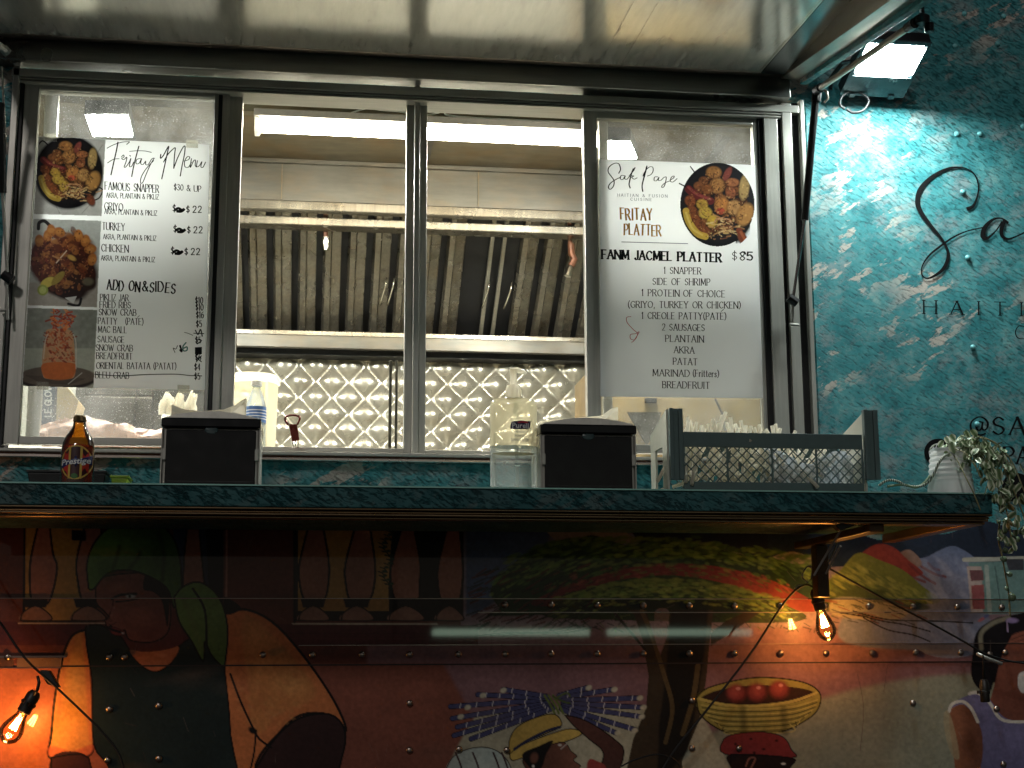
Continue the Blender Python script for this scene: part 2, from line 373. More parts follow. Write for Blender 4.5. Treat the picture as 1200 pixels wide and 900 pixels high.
# ------------------------------------------------------------------ stroke lettering
G = {  # width, strokes; '~' = smoothed
'A':(.8,['0,0 .5,1','.5,1 1,0','.2,.36 .8,.36']),'B':(.65,['0,0 0,1','~0,1 .6,1 .88,.77 .6,.53 0,.53','~0,.53 .7,.53 1,.27 .7,0 0,0']),
'C':(.75,['~1,.82 .6,1 .2,.85 0,.5 .2,.15 .6,0 1,.18']),'D':(.8,['0,0 0,1','~0,1 .6,.98 1,.5 .6,.02 0,0']),
'E':(.6,['0,0 0,1','0,1 1,1','0,.52 .8,.52','0,0 1,0']),'F':(.6,['0,0 0,1','0,1 1,1','0,.5 .8,.5']),
'G':(.8,['~1,.82 .6,1 .2,.85 0,.5 .2,.15 .6,0 1,.15','1,.15 1,.45','.65,.45 1,.45']),'H':(.8,['0,0 0,1','1,0 1,1','0,.52 1,.52']),
'I':(.12,['.5,0 .5,1']),'J':(.4,['~1,1 1,.3 .8,.03 .3,0 0,.15']),'K':(.75,['0,0 0,1','.95,1 0,.45','.25,.58 1,0']),
'L':(.6,['0,0 0,1','0,0 1,0']),'M':(.95,['.05,0 .1,1','.1,1 .5,.15','.5,.15 .9,1','.9,1 .97,0']),'N':(.8,['0,0 0,1','0,1 1,0','1,0 1,1']),
'O':(.9,['~.5,1 .15,.85 0,.5 .15,.15 .5,0 .85,.15 1,.5 .85,.85 .5,1']),'P':(.62,['0,0 0,1','~0,1 .65,1 1,.74 .65,.47 0,.47']),
'Q':(.9,['~.5,1 .15,.85 0,.5 .15,.15 .5,0 .85,.15 1,.5 .85,.85 .5,1','.6,.2 1,-.1']),
'R':(.7,['0,0 0,1','~0,1 .6,1 .92,.75 .6,.5 0,.5','.45,.5 1,0']),'S':(.6,['~.92,.85 .5,1 .08,.8 .2,.58 .8,.42 .95,.2 .5,0 .03,.16']),
'T':(.75,['.5,0 .5,1','0,1 1,1']),'U':(.8,['~0,1 0,.35 .15,.05 .5,0 .85,.05 1,.35 1,1']),'V':(.8,['0,1 .5,0','.5,0 1,1']),
'W':(1.1,['0,1 .27,0','.27,0 .5,.9','.5,.9 .73,0','.73,0 1,1']),'X':(.75,['0,1 1,0','0,0 1,1']),'Y':(.75,['0,1 .5,.5','1,1 .5,.5','.5,.5 .5,0']),
'Z':(.7,['0,1 1,1','1,1 0,0','0,0 1,0']),'0':(.6,['~.5,1 .1,.8 0,.5 .1,.2 .5,0 .9,.2 1,.5 .9,.8 .5,1']),'1':(.3,['.6,0 .6,1','.6,1 .1,.8']),
'2':(.6,['~.05,.78 .3,1 .8,.95 .95,.7 .5,.3 0,0','0,0 1,0']),'3':(.55,['~.1,.85 .5,1 .9,.78 .4,.53','~.4,.53 .95,.35 .8,.05 .4,0 .05,.15']),
'4':(.6,['.75,0 .75,1','.75,1 0,.3','0,.3 1,.3']),'5':(.55,['.2,1 .95,1','.2,1 .12,.55','~.12,.55 .6,.65 .95,.35 .7,.03 .05,.1']),
'6':(.6,['~.85,.98 .3,.8 .03,.35 .4,0 .9,.15 .9,.5 .5,.6 .1,.4']),'8':(.6,['~.5,1 .1,.8 .4,.52 .95,.25 .5,0 .05,.25 .6,.52 .9,.8 .5,1']),
'$':(.55,['~.92,.8 .5,.93 .08,.75 .2,.56 .8,.42 .95,.22 .5,.07 .03,.2','.5,-.08 .5,1.08']),
'&':(.8,['~1,0 .6,.35 .2,.8 .4,1 .62,.8 .3,.5 0,.25 .3,0 .7,.1 .95,.45']),',':(.15,['.7,.1 .2,-.18']),'.':(.12,['.5,0 .5,.08']),
'(':(.3,['~1,1.08 .3,.75 .2,.5 .3,.2 1,-.12']),')':(.3,['~0,1.08 .7,.75 .8,.5 .7,.2 0,-.12']),"'":(.2,['.8,1.3 .1,1.1']),
'r':(.35,['.1,0 .1,.62','~.1,.4 .5,.62 1,.58']),'i':(.1,['.5,0 .5,.62','.5,.82 .5,.9']),'t':(.32,['~.4,.9 .4,.15 .7,0 1,.05','0,.62 1,.62']),
'e':(.48,['~0,.34 1,.36 .85,.6 .4,.63 .05,.4 .1,.1 .5,-.02 1,.12']),'s':(.4,['~.92,.52 .5,.63 .08,.5 .5,.33 .95,.15 .5,0 .03,.1']),
'u':(.5,['~0,.62 0,.2 .3,0 .8,.1 1,.3','1,.62 1,0']),'l':(.12,['.5,0 .5,1']),'g':(.5,['~.9,.5 .5,.63 .05,.35 .4,.05 .9,.25','~.95,.62 .95,-.1 .6,-.28 .1,-.18']),
'@':(1.1,['~.68,.7 .45,.72 .33,.45 .42,.25 .6,.3 .7,.7','~.7,.7 .66,.35 .8,.25 .95,.4 .97,.7 .75,.95 .45,1 .1,.75 .02,.4 .2,.08 .55,-.05 .85,.05']),
}
class Ink:
    """flat printed lettering: ribbons on a plane, coordinates in photo pixels mapped to that plane"""
    def __init__(s, Y): s.Y = Y; s.mb = MB(); s.k = 0; s.gr = []
    def flush(s):
        if s.mb.v: s.gr.append(s.mb)
        s.mb = MB()
    def ribbon(s, P, wf):
        P = np.array(P, float); n = len(P)
        if n < 2: return
        T = np.gradient(P, axis=0) if n > 2 else np.repeat((P[1]-P[0])[None], 2, 0)
        L = np.hypot(T[:,0], T[:,1])+1e-9; T = T/L[:,None]; N = np.stack([-T[:,1], T[:,0]], 1)
        s.k += 1; Y = s.Y-(s.k % 12)*.00002
        w = [wf(i/(n-1), T[i]) for i in range(n)]
        vs = []
        P = P.copy(); P[0] -= T[0]*w[0]*.3; P[-1] += T[-1]*w[-1]*.3
        for i in range(n):
            vs.append(at(*(P[i]+N[i]*w[i]/2), Y)); vs.append(at(*(P[i]-N[i]*w[i]/2), Y))
        s.mb.add(vs, [(2*i, 2*i+1, 2*i+3, 2*i+2) for i in range(n-1)])
    def pen(s, pts, w, w2=None, sm=True):
        P = smooth(pts, False, 6) if sm and len(pts) > 2 else pts
        w2 = w if w2 is None else w2
        s.ribbon(P, lambda t, d: w2+(w-w2)*abs(d[1])**1.3 if True else w)
    def text(s, txt, x0, y0, x1, y1, h, thick, thin=None, serif=0, gap=.22, slant=0, jig=0, each=False):
        s.flush(); thin = thick if thin is None else thin; rnd = random.Random(sum(map(ord, txt)))
        ws = [(.45 if c == ' ' else G[c][0]) for c in txt]; tot = sum(ws)+gap*(len(txt)-1)
        ux, uy = (x1-x0), (y1-y0); cur = 0
        for c, w in zip(txt, ws):
            if c != ' ':
                jy = rnd.uniform(-jig, jig)*h; js = rnd.uniform(-jig, jig)
                for st in G[c][1]:
                    smo = st[0] == '~'; pts = [tuple(map(float, p.split(','))) for p in st.lstrip('~').split()]
                    Q = []
                    for gx, gy in pts:
                        f = (cur+gx*w)/tot
                        Q.append((x0+ux*f+(slant+js)*gy*h, y0+uy*f-gy*h+jy))
                    QQ = smooth(Q, False, 4) if smo and len(Q) > 2 else np.array(Q)
                    def wf(t, d, th=thick, tn=thin): 
                        v = abs(d[1])
                        if d[0]*d[1] < -.15: v *= .55      # up-strokes thin
                        return tn+(th-tn)*min(1, v*1.15)
                    s.ribbon(QQ, wf)
                    if serif and not smo:
                        for e, o in ((Q[0], Q[1]), (Q[-1], Q[-2])):
                            if abs(e[1]-o[1]) > .3*h and c not in "',":
                                pe = (e[1]-y0-uy*((cur+.5*w)/tot)-jy)/-h
                                if pe < .08 or pe > .92: s.ribbon([(e[0]-serif, e[1]), (e[0]+serif, e[1])], lambda t, d: max(thin, .35))
            cur += w+gap
            if each: s.flush()
        s.flush()
    def build(s, name, mat, parent, **kw):
        s.flush()
        for g in s.gr: g.build(name, mat, parent, **kw)
# ================================================================== STRUCTURE
gb = MB(); gb.box(-40, 40, -40, 40, -.2, 0)
tag(gb.build('ground', M_asph), kind='structure')

truck = empty('food_truck', (.9, 0, 0), 'food truck with a teal and painted side, open serving windows and a raised steel hatch', 'food truck')
XL, XR = -1.7, 3.3                      # truck ends
WX0, WX1 = X(2,300,0), X(949,300,0)      # window opening of the wall
ZS, ZH = Z(480,541,0), Z(480,92,0)      # sill and head of the wall opening
ZJ = Z(900,640,0)                        # lower edge of the teal print
T = .05
def part(mb, name, mat, parent=truck, **k): return mb.build(name, mat, parent, **k)
part(MB().box(WX1, XR, 0, T, 1.2, 3.14), 'side_panel', M_teal)
part(MB().box(XL, WX0, 0, T, ZS, 3.14), 'side_panel', M_teal)
part(MB().box(WX0, WX1, 0, T, ZH, 3.14), 'header_panel', M_teal)
part(MB().box(XL, WX1, 0, T, 1.2, ZS), 'sill_panel', M_teal)
part(MB().box(XL, XR, 0, T, .45, 1.2), 'lower_panel', M_rust)
# teal wall seam sheet next to the window and cap trims
part(MB().box(X(951,300,0), X(969,300,0), -.003, 0, ZS-.1, Z(960,121,0)), 'edge_strip', M_teal)
# rest of the shell
part(MB().box(XL, XR, 2.02, 2.06, .45, 3.14), 'far_wall', M_floor)
part(MB().box(XL-.04, XL, 0, 2.06, .45, 3.14), 'end_wall', M_floor)
part(MB().box(XR, XR+.04, 0, 2.06, .45, 3.14), 'end_wall', M_floor)
part(MB().box(XL-.04, XR+.04, 0, 2.06, 3.141, 3.2), 'roof', M_int)
part(MB().box(XL, XR, .06, 2.0, .82, .86), 'floor', M_floor)
ZC = Z(480,125,.84)
part(MB().box(XL, XR, .06, .94, ZC, ZC+.02), 'ceiling', M_ceil)
part(MB().box(XL, XR, .941, 2.0, ZC, ZC+.02), 'ceiling', M_grime)
for xx in (-.55, .30, 1.15): part(MB().box(xx, xx+.025, .95, 1.28, ZC-.004, ZC-.0005), 'ceiling_strip', M_hood)
M_white_in = plain('white_lining', (200,195,180), .6)
part(MB().box(XL, XR, .05, .07, .86, ZS-.03), 'inner_wall', M_floor)
for wx in (.2, 2.6):
    w = MB(); ax = Matrix(((1,0,0),(0,0,-1),(0,1,0)))
    w.lathe([(.1,-.12),(.33,-.12),(.36,-.08),(.36,.08),(.33,.12),(.1,.12)], (wx-1.2 if wx < 1 else wx, .2, .36), 40, axis=ax)
    part(w, 'wheel', M_rubber, smooth=2)

# ------------------------------------------------------------------ window frame
yf = -.018
def vbar(name, x0, x1, ytop, ybot, Y0, Y1, mat=M_alu, yr=300, parent=truck, bevel=.0015, b=None, yt=None):
    """upright bar: x0..x1 read at photo row yr; ytop/ybot photo rows at its own column"""
    a, c = X(x0, yr, Y0), X(x1, yr, Y0); z1 = Z((x0+x1)/2, ytop, Y0); z0 = Z((x0+x1)/2, ybot, Y0)
    return part(MB().box(a, c, Y0, Y1, z0, z1), name, mat, parent, bevel=bevel)
def hbar(name, xa, xb, y0, y1, Y0, Y1, mat=M_aluh, xr=480, parent=truck, bevel=.0015):
    """level bar: rows y0..y1 read at photo column xr; xa, xb world X"""
    return part(MB().box(xa, xb, Y0, Y1, Z(xr, y1, Y0), Z(xr, y0, Y0)), name, mat, parent, bevel=bevel)
HZ = 101
FL, FR = X(0,300,yf), X(950,300,yf)
# head rails (three stepped extrusions) and sill rails
hbar('head_rail', FL, X(944,300,yf), 101.5, 110.5, yf, .05)
hbar('head_groove', FL, X(935,300,yf), 110.5, 112.0, yf+.006, .05, M_blackm, bevel=0)
hbar('head_rail', FL, X(933,300,yf), 112.0, 113.8, yf+.002, .05)
hbar('head_groove', FL, X(930,300,yf), 113.8, 115.2, yf+.008, .05, M_blackm, bevel=0)
hbar('head_rail', FL, X(930,300,yf), 115.2, 117.6, yf+.003, .05)
hbar('sill_rail', FL, FR, 531.3, 535.2, yf-.008, .05)
hbar('sill_groove', FL, FR, 535.2, 537.6, yf+.004, .05, M_rust, bevel=0)
hbar('sill_rail', FL, FR, 537.6, 541.5, yf-.012, .05, steel('bright_sill', (215,200,190), .25, (.03,1,1), 90, .1, .03))
# side frames
vt = 62
vbar('side_frame', 1.5, 10, 76, 532, yf, .05)
vbar('frame_seal', 10, 16.2, 88, 532, yf+.010, .05, M_rubber)
vbar('side_frame', 945, 950, 117, 532, yf, .05)
vbar('frame_seal', 934.5, 945, 121, 532, yf+.016, .05, M_rubber)
vbar('side_frame', 923, 934.5, 121, 532, yf+.001, .05)
vbar('frame_seal', 917.5, 923, 122, 532, yf+.013, .05, M_rubber)
vbar('side_frame', 901, 917.5, 122, 532, yf+.006, .05)
vbar('frame_seal', 893.4, 901, 122, 532, yf+.013, .05, M_rubber)

def sash(label_glass, x0, x1, gx0, gx1, ytop, gtop, gbot, ybot, Y0, Y1, xr, glass_on=True):
    """sliding sash: stiles and rails butted, glass set in the middle"""
    s = MB(); a, b = X(x0,300,Y0), X(x1,300,Y0); g0, g1 = X(gx0,300,Y0), X(gx1,300,Y0)
    zt, gt, gb_, zb = (Z(xr, v, Y0) for v in (ytop, gtop, gbot, ybot))
    st = part(MB().box(a, g0, Y0, Y1, zb, zt), 'window_sash', M_alu, bevel=.0018)
    part(MB().box(g1, b, Y0, Y1, zb, zt), 'sash_stile', M_alu, st, bevel=.0018)
    part(MB().box(g0, g1, Y0, Y1, gt, zt), 'sash_rail', M_aluh, st, bevel=.0018)
    part(MB().box(g0, g1, Y0, Y1, zb, gb_), 'sash_rail', M_aluh, st, bevel=.0018)
    if glass_on:
        part(MB().box(g0, g1, (Y0+Y1)/2-.002, (Y0+Y1)/2+.002, gb_, gt), 'glass_pane', M_glass, st)
    return st, g0, g1, gb_, gt
ys = -.002
sL = sash('', 16.4, 249.5, 34.5, 245, 88.5, 109.5, 513, 522, ys, ys+.02, 150)
sR = sash('', 686, 893, 702, 888, 113, 141, 521, 531, ys, ys+.02, 760)
# vertical strips right of the left sash, open sashes in the middle
vbar('sash_seal', 249.6, 254.6, 100, 524, ys+.006, ys+.03, M_rubber)
vbar('slide_channel', 254.6, 263, 101, 524, ys+.002, .05)
sM = sash('', 263.2, 484.6, 279, 475, 110, 118.3, 525.5, 531.0, .012, .035, 470, False)
vbar('mullion', 484.7, 491.2, 100, 531, ys-.004, .05, M_alu)
sM2 = sash('', 491.3, 702, 499.8, 685.8, 110, 119, 527.5, 531.5, .012, .035, 520, False)
# inner fly screen stiles seen through the glass
vbar('inner_stile', 42, 58, 104, 521, .060, .075, M_alu)
vbar('inner_stile', 704.5, 715, 130, 531, .060, .075, M_alu)
vbar('track_post', 463, 466, 422, 526, .40, .41, M_hood, yr=470); vbar('track_post', 455.5, 459, 422, 526, .40, .405, M_hood, yr=470)

# ------------------------------------------------------------------ hatch (awning)
AY0, AX0, AX1 = -.045, X(1,75,-.045)-.03, X(940,115,-.045)
AZ = Z(480, 92, AY0)
hr = part(MB().box(AX0, AX1-.025, AY0, 0, AZ, AZ+.052), 'hinge_rail', steel('hinge_steel', (150,152,148), .3, (.05,1,1), 90, .2, .05), bevel=.002)
TH = R(9.6); LEN = .80
def aw(x, d, h=0):      # point on the hatch: d outward along it, h above its sheet
    return Vector((x, AY0-.006-d*math.cos(TH)-h*math.sin(TH)*0, AZ+.050-d*math.sin(TH)+h))
hatch = part(MB().hexa([aw(AX0+.03,.03,-.006), aw(AX1-.03,.03,-.006), aw(AX1-.03,LEN,.09), aw(AX0+.03,LEN,.09)],
        [aw(AX0+.03,.03,-.003), aw(AX1-.03,.03,-.003), aw(AX1-.03,LEN,.093), aw(AX0+.03,LEN,.093)]), 'hatch', M_awn)
def abox(x0, x1, d0, d1, h0, h1, name, mat, bevel=.0015):
    return part(MB().hexa([aw(x0,d0,h0), aw(x1,d0,h0), aw(x1,d1,h0), aw(x0,d1,h0)], [aw(x0,d0,h1), aw(x1,d0,h1), aw(x1,d1,h1), aw(x0,d1,h1)]), name, mat, hatch, bevel=bevel)
M_awf = steel('hatch_frame', (150,140,128), .33, (1,.1,1), 80, .15, .05)
abox(AX0, AX0+.034, 0, LEN+.03, -.012, .098, 'hatch_frame', M_awf)
abox(AX1-.050, AX1-.006, 0, LEN+.03, -.012, .098, 'hatch_frame', M_awf)
abox(AX0+.034, AX1-.050, 0, .03, -.008, .098, 'hatch_frame', M_awf)
abox(AX0+.034, AX1-.050, LEN-.0, LEN+.03, -.006, .098, 'hatch_frame', M_awf)
abox(AX0-.01, AX1+.012, 0, LEN+.035, .100, .110, 'hatch_skin', M_teal)
abox(AX1-.006, AX1+.010, 0, LEN+.034, -.022, .099, 'hatch_skirt', M_teal)
abox(AX0+.034, AX1-.05, LEN-.012, LEN-.004, -.014, -.007, 'front_lip', M_blackm)
def sbox(x0, x1, off, name, mat):      # thin strip lying under the sheet, off metres proud of it
    q = lambda x, d, o: aw(x, d, -.006+.096*(d-.03)/(LEN-.03)-o)
    part(MB().hexa([q(x0,.031,off), q(x1,.031,off), q(x1,LEN-.001,off), q(x0,LEN-.001,off)], [q(x0,.031,.0002), q(x1,.031,.0002), q(x1,LEN-.001,.0002), q(x0,LEN-.001,.0002)]), name, mat, hatch)
def seam(px, w): xx = X(px, 60, -.06); sbox(xx, xx+w, .0025, 'sheet_seam', M_awn)
for px, w in ((283,.0022),(700,.004),(725,.004),(885,.003)): seam(px, w)
sbox(X(885,60,-.06)+.004, AX1-.051, .004, 'side_sheet', steel('unlit_hatch_sheet', (96,100,98), .22, (1,.15,1), 60, .2, .1))  # darker hatch sheet where no window is mirrored: missing reflection put into colour

for px in (67, 400, 640): # tiny screws on the sheet
    p = at(px, 55, -.2); 
# props and gas struts
def strut(pts, r, name, mat, par=truck, seg=10): return part(MB().tube(pts, r, seg), name, mat, par, smooth=2)
YS = -.10
a0 = aw(AX1-.015, .04, -.035); a1 = aw(AX1-.010, .62, -.035)
def pj(v):
    d = Vector(v)-CAM; k = d.dot(FW); return 600+F*d.dot(RT)/k, 450-F*d.dot(UP)/k
s0 = at(957, 106, -.13); s1 = at(1072, 27, -.60)
rod = strut([s0, s1], .0068, 'prop_rod', M_awf)
strut([s0, s0+(s1-s0)*.05], .010, 'rod_collar', M_blackm, rod); strut([s1-(s1-s0)*.06, s1], .010, 'rod_collar', M_blackm, rod)
b = MB(); b.lathe([(.0,-.008),(.013,-.008),(.014,.006),(.006,.012),(0,.012)], s1+Vector((.012,-.004,.004)), 14)
b.lathe([(.0,-.01),(.008,-.01),(.009,.006),(0,.01)], s1+Vector((.026,0,-.006)), 12); b.box(s1.x+.012, s1.x+.018, s1.y-.004, s1.y+.004, s1.z, s1.z+.05)
part(b, 'rod_bracket', M_blackm, rod, smooth=2)
g0, g1, g2 = at(956, 114, -.12), at(943, 258, -.07), at(929, 352, -.036)
gs = strut([g0, g1], .0078, 'gas_strut', M_blackm)
strut([g1, g2], .0032, 'strut_rod', steel('chrome', (200,200,200), .15), gs)
strut([g0+Vector((0,0,-.01)), g0+Vector((.004,0,.02))], .010, 'strut_end', M_blackm, gs)
strut([g2+Vector((-.009,0,.006)), g2+Vector((.009,0,-.006))], .010, 'strut_knob', M_blackm, gs)
strut([g2, at(929,378,-.03)], .003, 'strut_clip', M_alu, gs); strut([at(925,380,-.03), at(936,381,-.03)], .003, 'strut_clip', M_alu, gs)
strut([at(962,102,-.12), at(969,108,-.13), at(970,116,-.13), at(966,120,-.13)], .0028, 'strut_hook', M_awf, gs)
h0, h1, h2 = at(1, 120, -.12), at(3, 226, -.07), at(9, 325, -.036)
gs2 = strut([h0, h1], .0078, 'gas_strut', M_blackm); strut([h1, h2], .0032, 'strut_rod', M_alu, gs2)
strut([h2+Vector((-.009,0,.006)), h2+Vector((.009,0,-.006))], .010, 'strut_knob', M_blackm, gs2)
strut([at(8,330,-.03), at(9,375,-.03)], .003, 'strut_clip', M_alu, gs2); strut([at(0,364,-.03), at(10,363,-.03)], .003, 'strut_clip', M_alu, gs2)
strut([at(2,78,-.12), at(7,170,-.08)], .0022, 'strut_cable', M_alu, gs2)
r2 = strut([at(-60,8,-.40), at(6,58,-.13)], .0068, 'prop_rod', M_alu); strut([at(3,56,-.13), at(9,62,-.12)], .009, 'rod_collar', M_alu, r2)

# bolts on the teal wall, rivets on the painted wall (one mesh shared)
def dome(name, mat, r, h, seg=10):
    mb = MB(); ax = Matrix(((1,0,0),(0,0,1),(0,1,0)))   # local z -> world -y handled below
    base = len(mb.v); pr = [(r,0),(r*.94,h*.45),(r*.7,h*.82),(r*.35,h*.98),(0,h)]
    for rr, hh in pr:
        for k in range(seg): mb.v.append(Vector((rr*math.cos(2*math.pi*k/seg), -hh, rr*math.sin(2*math.pi*k/seg))))
    for i in range(len(pr)-1):
        for k in range(seg):
            a_ = i*seg+k; b_ = i*seg+(k+1)%seg; mb.f.append((a_, b_, b_+seg, a_+seg))
    me = bpy.data.meshes.new(name); me.from_pydata(mb.v, [], mb.f); me.materials.append(mat); me.shade_smooth(); return me
def put(me, name, p, parent):
    o = bpy.data.objects.new(name, me); C.objects.link(o); o.parent = parent; o.location = Vector(p)-wl(parent); return o
m_bolt = dome('bolt', plain('teal_bolt', (120,190,195), .25), .0062, .005)
m_riv = dome('rivet', steel('rivet_metal', (165,150,140), .3, sc=200), .0068, .0042)
for px, py in ((1121,157),(1148,157),(1128,225),(1134,302),(1140,407),(1145,497),(1148,613),(1130,16),(1176,19),(1119,54),(1169,51),(1199,148)):
    p = at(px, py, -.0015); put(m_bolt, 'bolt', p, truck)
rows = [(x, 708.8+(x-592)*.005) for x in (592,646,700,754,808,861,915,967,1018,1070,1122,1174)]
rows += [(x, 767.4-(x-308)*.003) for x in (308,366,424,480,537,592,646,700,754,808,861,915,968,1022,1073,1126,1178)]
rows += [(x, 770) for x in (9,128,146)] + [(480,824),(480,879),(538,878),(128,831),(186,827),(126,891),(186,889),(594,879),(811,821),(811,877),(1160,767),(1168,831),(1176,896),(1070,824),(866,877),(311,612)]
for px, py in rows: put(m_riv, 'rivet', at(px, py, -.0045), truck)
# joint bands of the painted wall: edge highlights and shadow lines as coloured strips
def lip(xa, xb, y, w, Y, mat, name='joint_strip'):
    za, zb = Z(600, y, Y), Z(600, y+w, Y)
    part(MB().box(xa, xb, Y, -.0005, zb, za), name, mat)
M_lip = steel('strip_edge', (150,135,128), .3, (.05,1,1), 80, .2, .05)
M_shadowline = plain('joint_shadow', (30,20,20), .6)
xs_, xe_ = X(560,700,0), XR
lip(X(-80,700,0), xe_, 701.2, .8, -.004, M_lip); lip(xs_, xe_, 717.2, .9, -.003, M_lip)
lip(X(350,760,0), xe_, 755.2, .7, -.004, M_lip); lip(X(-80,777,0), xe_, 777.4, 1.6, -.002, M_shadowline)
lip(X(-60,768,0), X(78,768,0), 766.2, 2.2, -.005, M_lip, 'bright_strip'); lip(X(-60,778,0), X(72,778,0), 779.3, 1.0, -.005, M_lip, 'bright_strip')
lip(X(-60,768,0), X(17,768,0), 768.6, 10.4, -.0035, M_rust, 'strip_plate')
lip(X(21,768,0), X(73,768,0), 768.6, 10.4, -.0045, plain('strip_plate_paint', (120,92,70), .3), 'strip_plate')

# ------------------------------------------------------------------ lower mural (printed on the wall)
cv = Canvas(-60, 598, 1262, 945, .92)
cv.fill((104,50,38))
cv.poly([(540,590),(1270,590),(1270,760),(540,760)], (88,100,124), sm=False, col2=(150,120,130), ang=90)
cv.poly([(430,735),(1270,735),(1270,860),(430,860)], (134,92,98), sm=False, soft=6)
cv.poly([(-70,728),(560,733),(560,756),(-70,756)], (86,34,36), sm=False)
cv.poly([(-70,778),(520,778),(520,960),(-70,960)], (176,92,52), sm=False, col2=(150,78,50), ang=0)
cv.poly([(300,778),(520,778),(560,850),(520,960),(300,960)], (138,72,52), sm=False, soft=8)
cv.poly([(820,870),(900,840),(1010,806),(1130,790),(1270,800),(1270,960),(800,960)], (140,142,120), soft=12)
cv.poly([(540,960),(550,850),(610,830),(720,830),(780,830),(830,850),(840,960)], (176,170,142), soft=3)
# --- left balustrade
cv.poly([(29,590),(112,590),(112,728),(28,729)], (186,138,48), sm=False, line=(22,14,12), lw=3)
PB = (166,102,84)
def baluster(top, bot, pts_l, pts_r, foot, col=PB):
    cv.poly(pts_l+pts_r[::-1], col, sm=True, line=(20,12,12), lw=2.6)
    cv.poly([(foot[0]+2,701),(foot[1]-2,701),(foot[1]-5,712),(foot[0]+5,712)], (26,18,22), sm=False)
    cv.poly([(foot[0],727),(foot[0]+3,718),((foot[0]+foot[1])/2,710),(foot[1]-3,718),(foot[1],727)], (150,104,84), line=(26,18,20), lw=1.6)
baluster(0,0,[(45,590),(45,612),(36,655),(35,687),(39,706)],[(58,590),(58,612),(62,648),(67,667),(57,706)],(24,59))
baluster(0,0,[(101,590),(100,612),(90,655),(91,680),(98,706)],[(118,590),(118,612),(122,655),(122,680),(118,706)],(84,122))
cv.poly([(84,621),(101,622),(101,634),(84,633)], (20,14,16), sm=False)
cv.stroke([(22,730.5),(125,730.5)], 1.8, (200,170,150), sm=False)
cv.poly([(203,590),(262,590),(262,690),(203,690)], (44,62,96), sm=False, col2=(24,30,44), ang=0)
cv.poly([(222,590),(231,590),(236,650),(240,690),(214,690),(216,650)], (150,92,70), sm=False, line=(20,12,12), lw=2)
cv.poly([(240,590),(262,590),(262,722),(246,722)], (14,16,26), sm=False); cv.stroke([(266,590),(265,700)], 2.2, (168,112,96), sm=False)
# --- second balustrade
cv.poly([(345,590),(543,590),(543,728),(345,728)], (26,24,22), sm=False)
cv.poly([(349,590),(462,590),(458,640),(455,690),(456,716),(349,716)], (180,132,46), sm=False)
for (l, r, f) in (([(362,590),(362,612),(351,660),(351,682),(358,704)],[(378,590),(378,612),(385,655),(385,682),(379,704)],(350,384)),
                  ([(417,590),(417,612),(405,660),(405,682),(411,704)],[(433,590),(433,612),(439,655),(439,682),(432,704)],(400,436)),
                  ([(472,590),(472,612),(459,660),(458,682),(465,704)],[(484,590),(484,612),(492,655),(492,682),(489,704)],(456,495)),
                  ([(525,590),(525,612),(514,660),(513,682),(518,704)],[(537,590),(538,612),(542,655),(542,682),(537,704)],(511,542))):
    baluster(0,0,l,r,f,(158,98,74))
cv.poly([(344,716),(543,716),(543,729),(344,729)], (24,20,20), 0.0, sm=False)
rs = random.Random(3)
for k in range(16):
    y = 612+k*4.8; x = 452+5*math.sin(k*.9); cv.stroke([(x-4,y),(x+1,y+2),(x+4,y+6),(x-1,y+5)], 1.4, (26,52,34)); cv.blob(x+3,y,3,2,(38,66,40))
cv.stroke([(343,730.8),(512,731.4)], 1.8, (196,180,160), sm=False); cv.stroke([(345,594),(345,729)], 3.2, (18,12,12), sm=False)
for yy, c in ((742,(70,28,30)),(748,(96,44,42))): cv.stroke([(300,yy),(560,yy+1)], 1.4, c, .6, sm=False)
# --- sky, hills, tree crown
cv.poly([(546,590),(660,590),(640,640),(600,690),(560,720),(546,722)], (62,84,122), sm=False, soft=3)
cv.poly([(720,590),(1010,590),(1010,660),(900,668),(760,655)], (24,34,58), sm=False)
cv.poly([(900,590),(1262,590),(1262,665),(1180,668),(1060,660),(900,668)], (28,44,66), sm=False)
cv.poly([(633,607),(660,604),(700,604),(726,608),(736,626),(750,634),(700,640),(655,636)], (164,144,122), col2=(120,106,94), soft=1)
cv.poly([(800,652),(812,640),(826,636),(850,645),(872,650),(865,660)], (118,108,100))
cv.poly([(900,660),(912,650),(930,647),(946,651),(975,660)], (158,140,120))
cv.poly([(575,690),(600,662),(622,645),(655,633),(672,634),(692,627),(714,633),(736,639),(758,635),(775,630),(800,634),(835,641),(870,650),(905,655),(950,668),(960,690),(940,704),(600,722),(585,712)], (34,58,30), soft=1)
for k in range(420):      # dabbed leaves, lighter on the upper rim
    t = rs.random(); x = 590+t*360; ytop = 660-34*math.sin(min(1,(x-570)/120)*1.57) + max(0,(x-780))*.13
    y = ytop+4+rs.random()**1.6*16; cv.blob(x, y, rs.uniform(3,7), rs.uniform(1.2,2.6), rs.choice([(92,122,34),(70,104,34),(104,130,40),(52,84,32)]), .55, -.2)
cv.poly([(622,708),(645,694),(690,678),(740,665),(782,660),(835,663),(885,674),(925,689),(962,712),(935,716),(885,695),(835,682),(782,677),(735,681),(692,691),(650,709)], (104,34,28), soft=1, col2=(132,46,36), ang=0)
cv.poly([(640,716),(672,697),(715,682),(760,675),(800,675),(850,684),(900,702),(945,722),(900,730),(700,726),(645,724)], (44,66,28), soft=1)
for k in range(380):
    x = 650+rs.random()*270; yb = 676+((x-780)/140)**2*26; y = yb+2+rs.random()**1.5*20; cv.blob(x, y, rs.uniform(3,7), rs.uniform(1.2,2.4), rs.choice([(112,134,36),(88,116,32),(124,140,44)]), .5, (x-780)*.002)
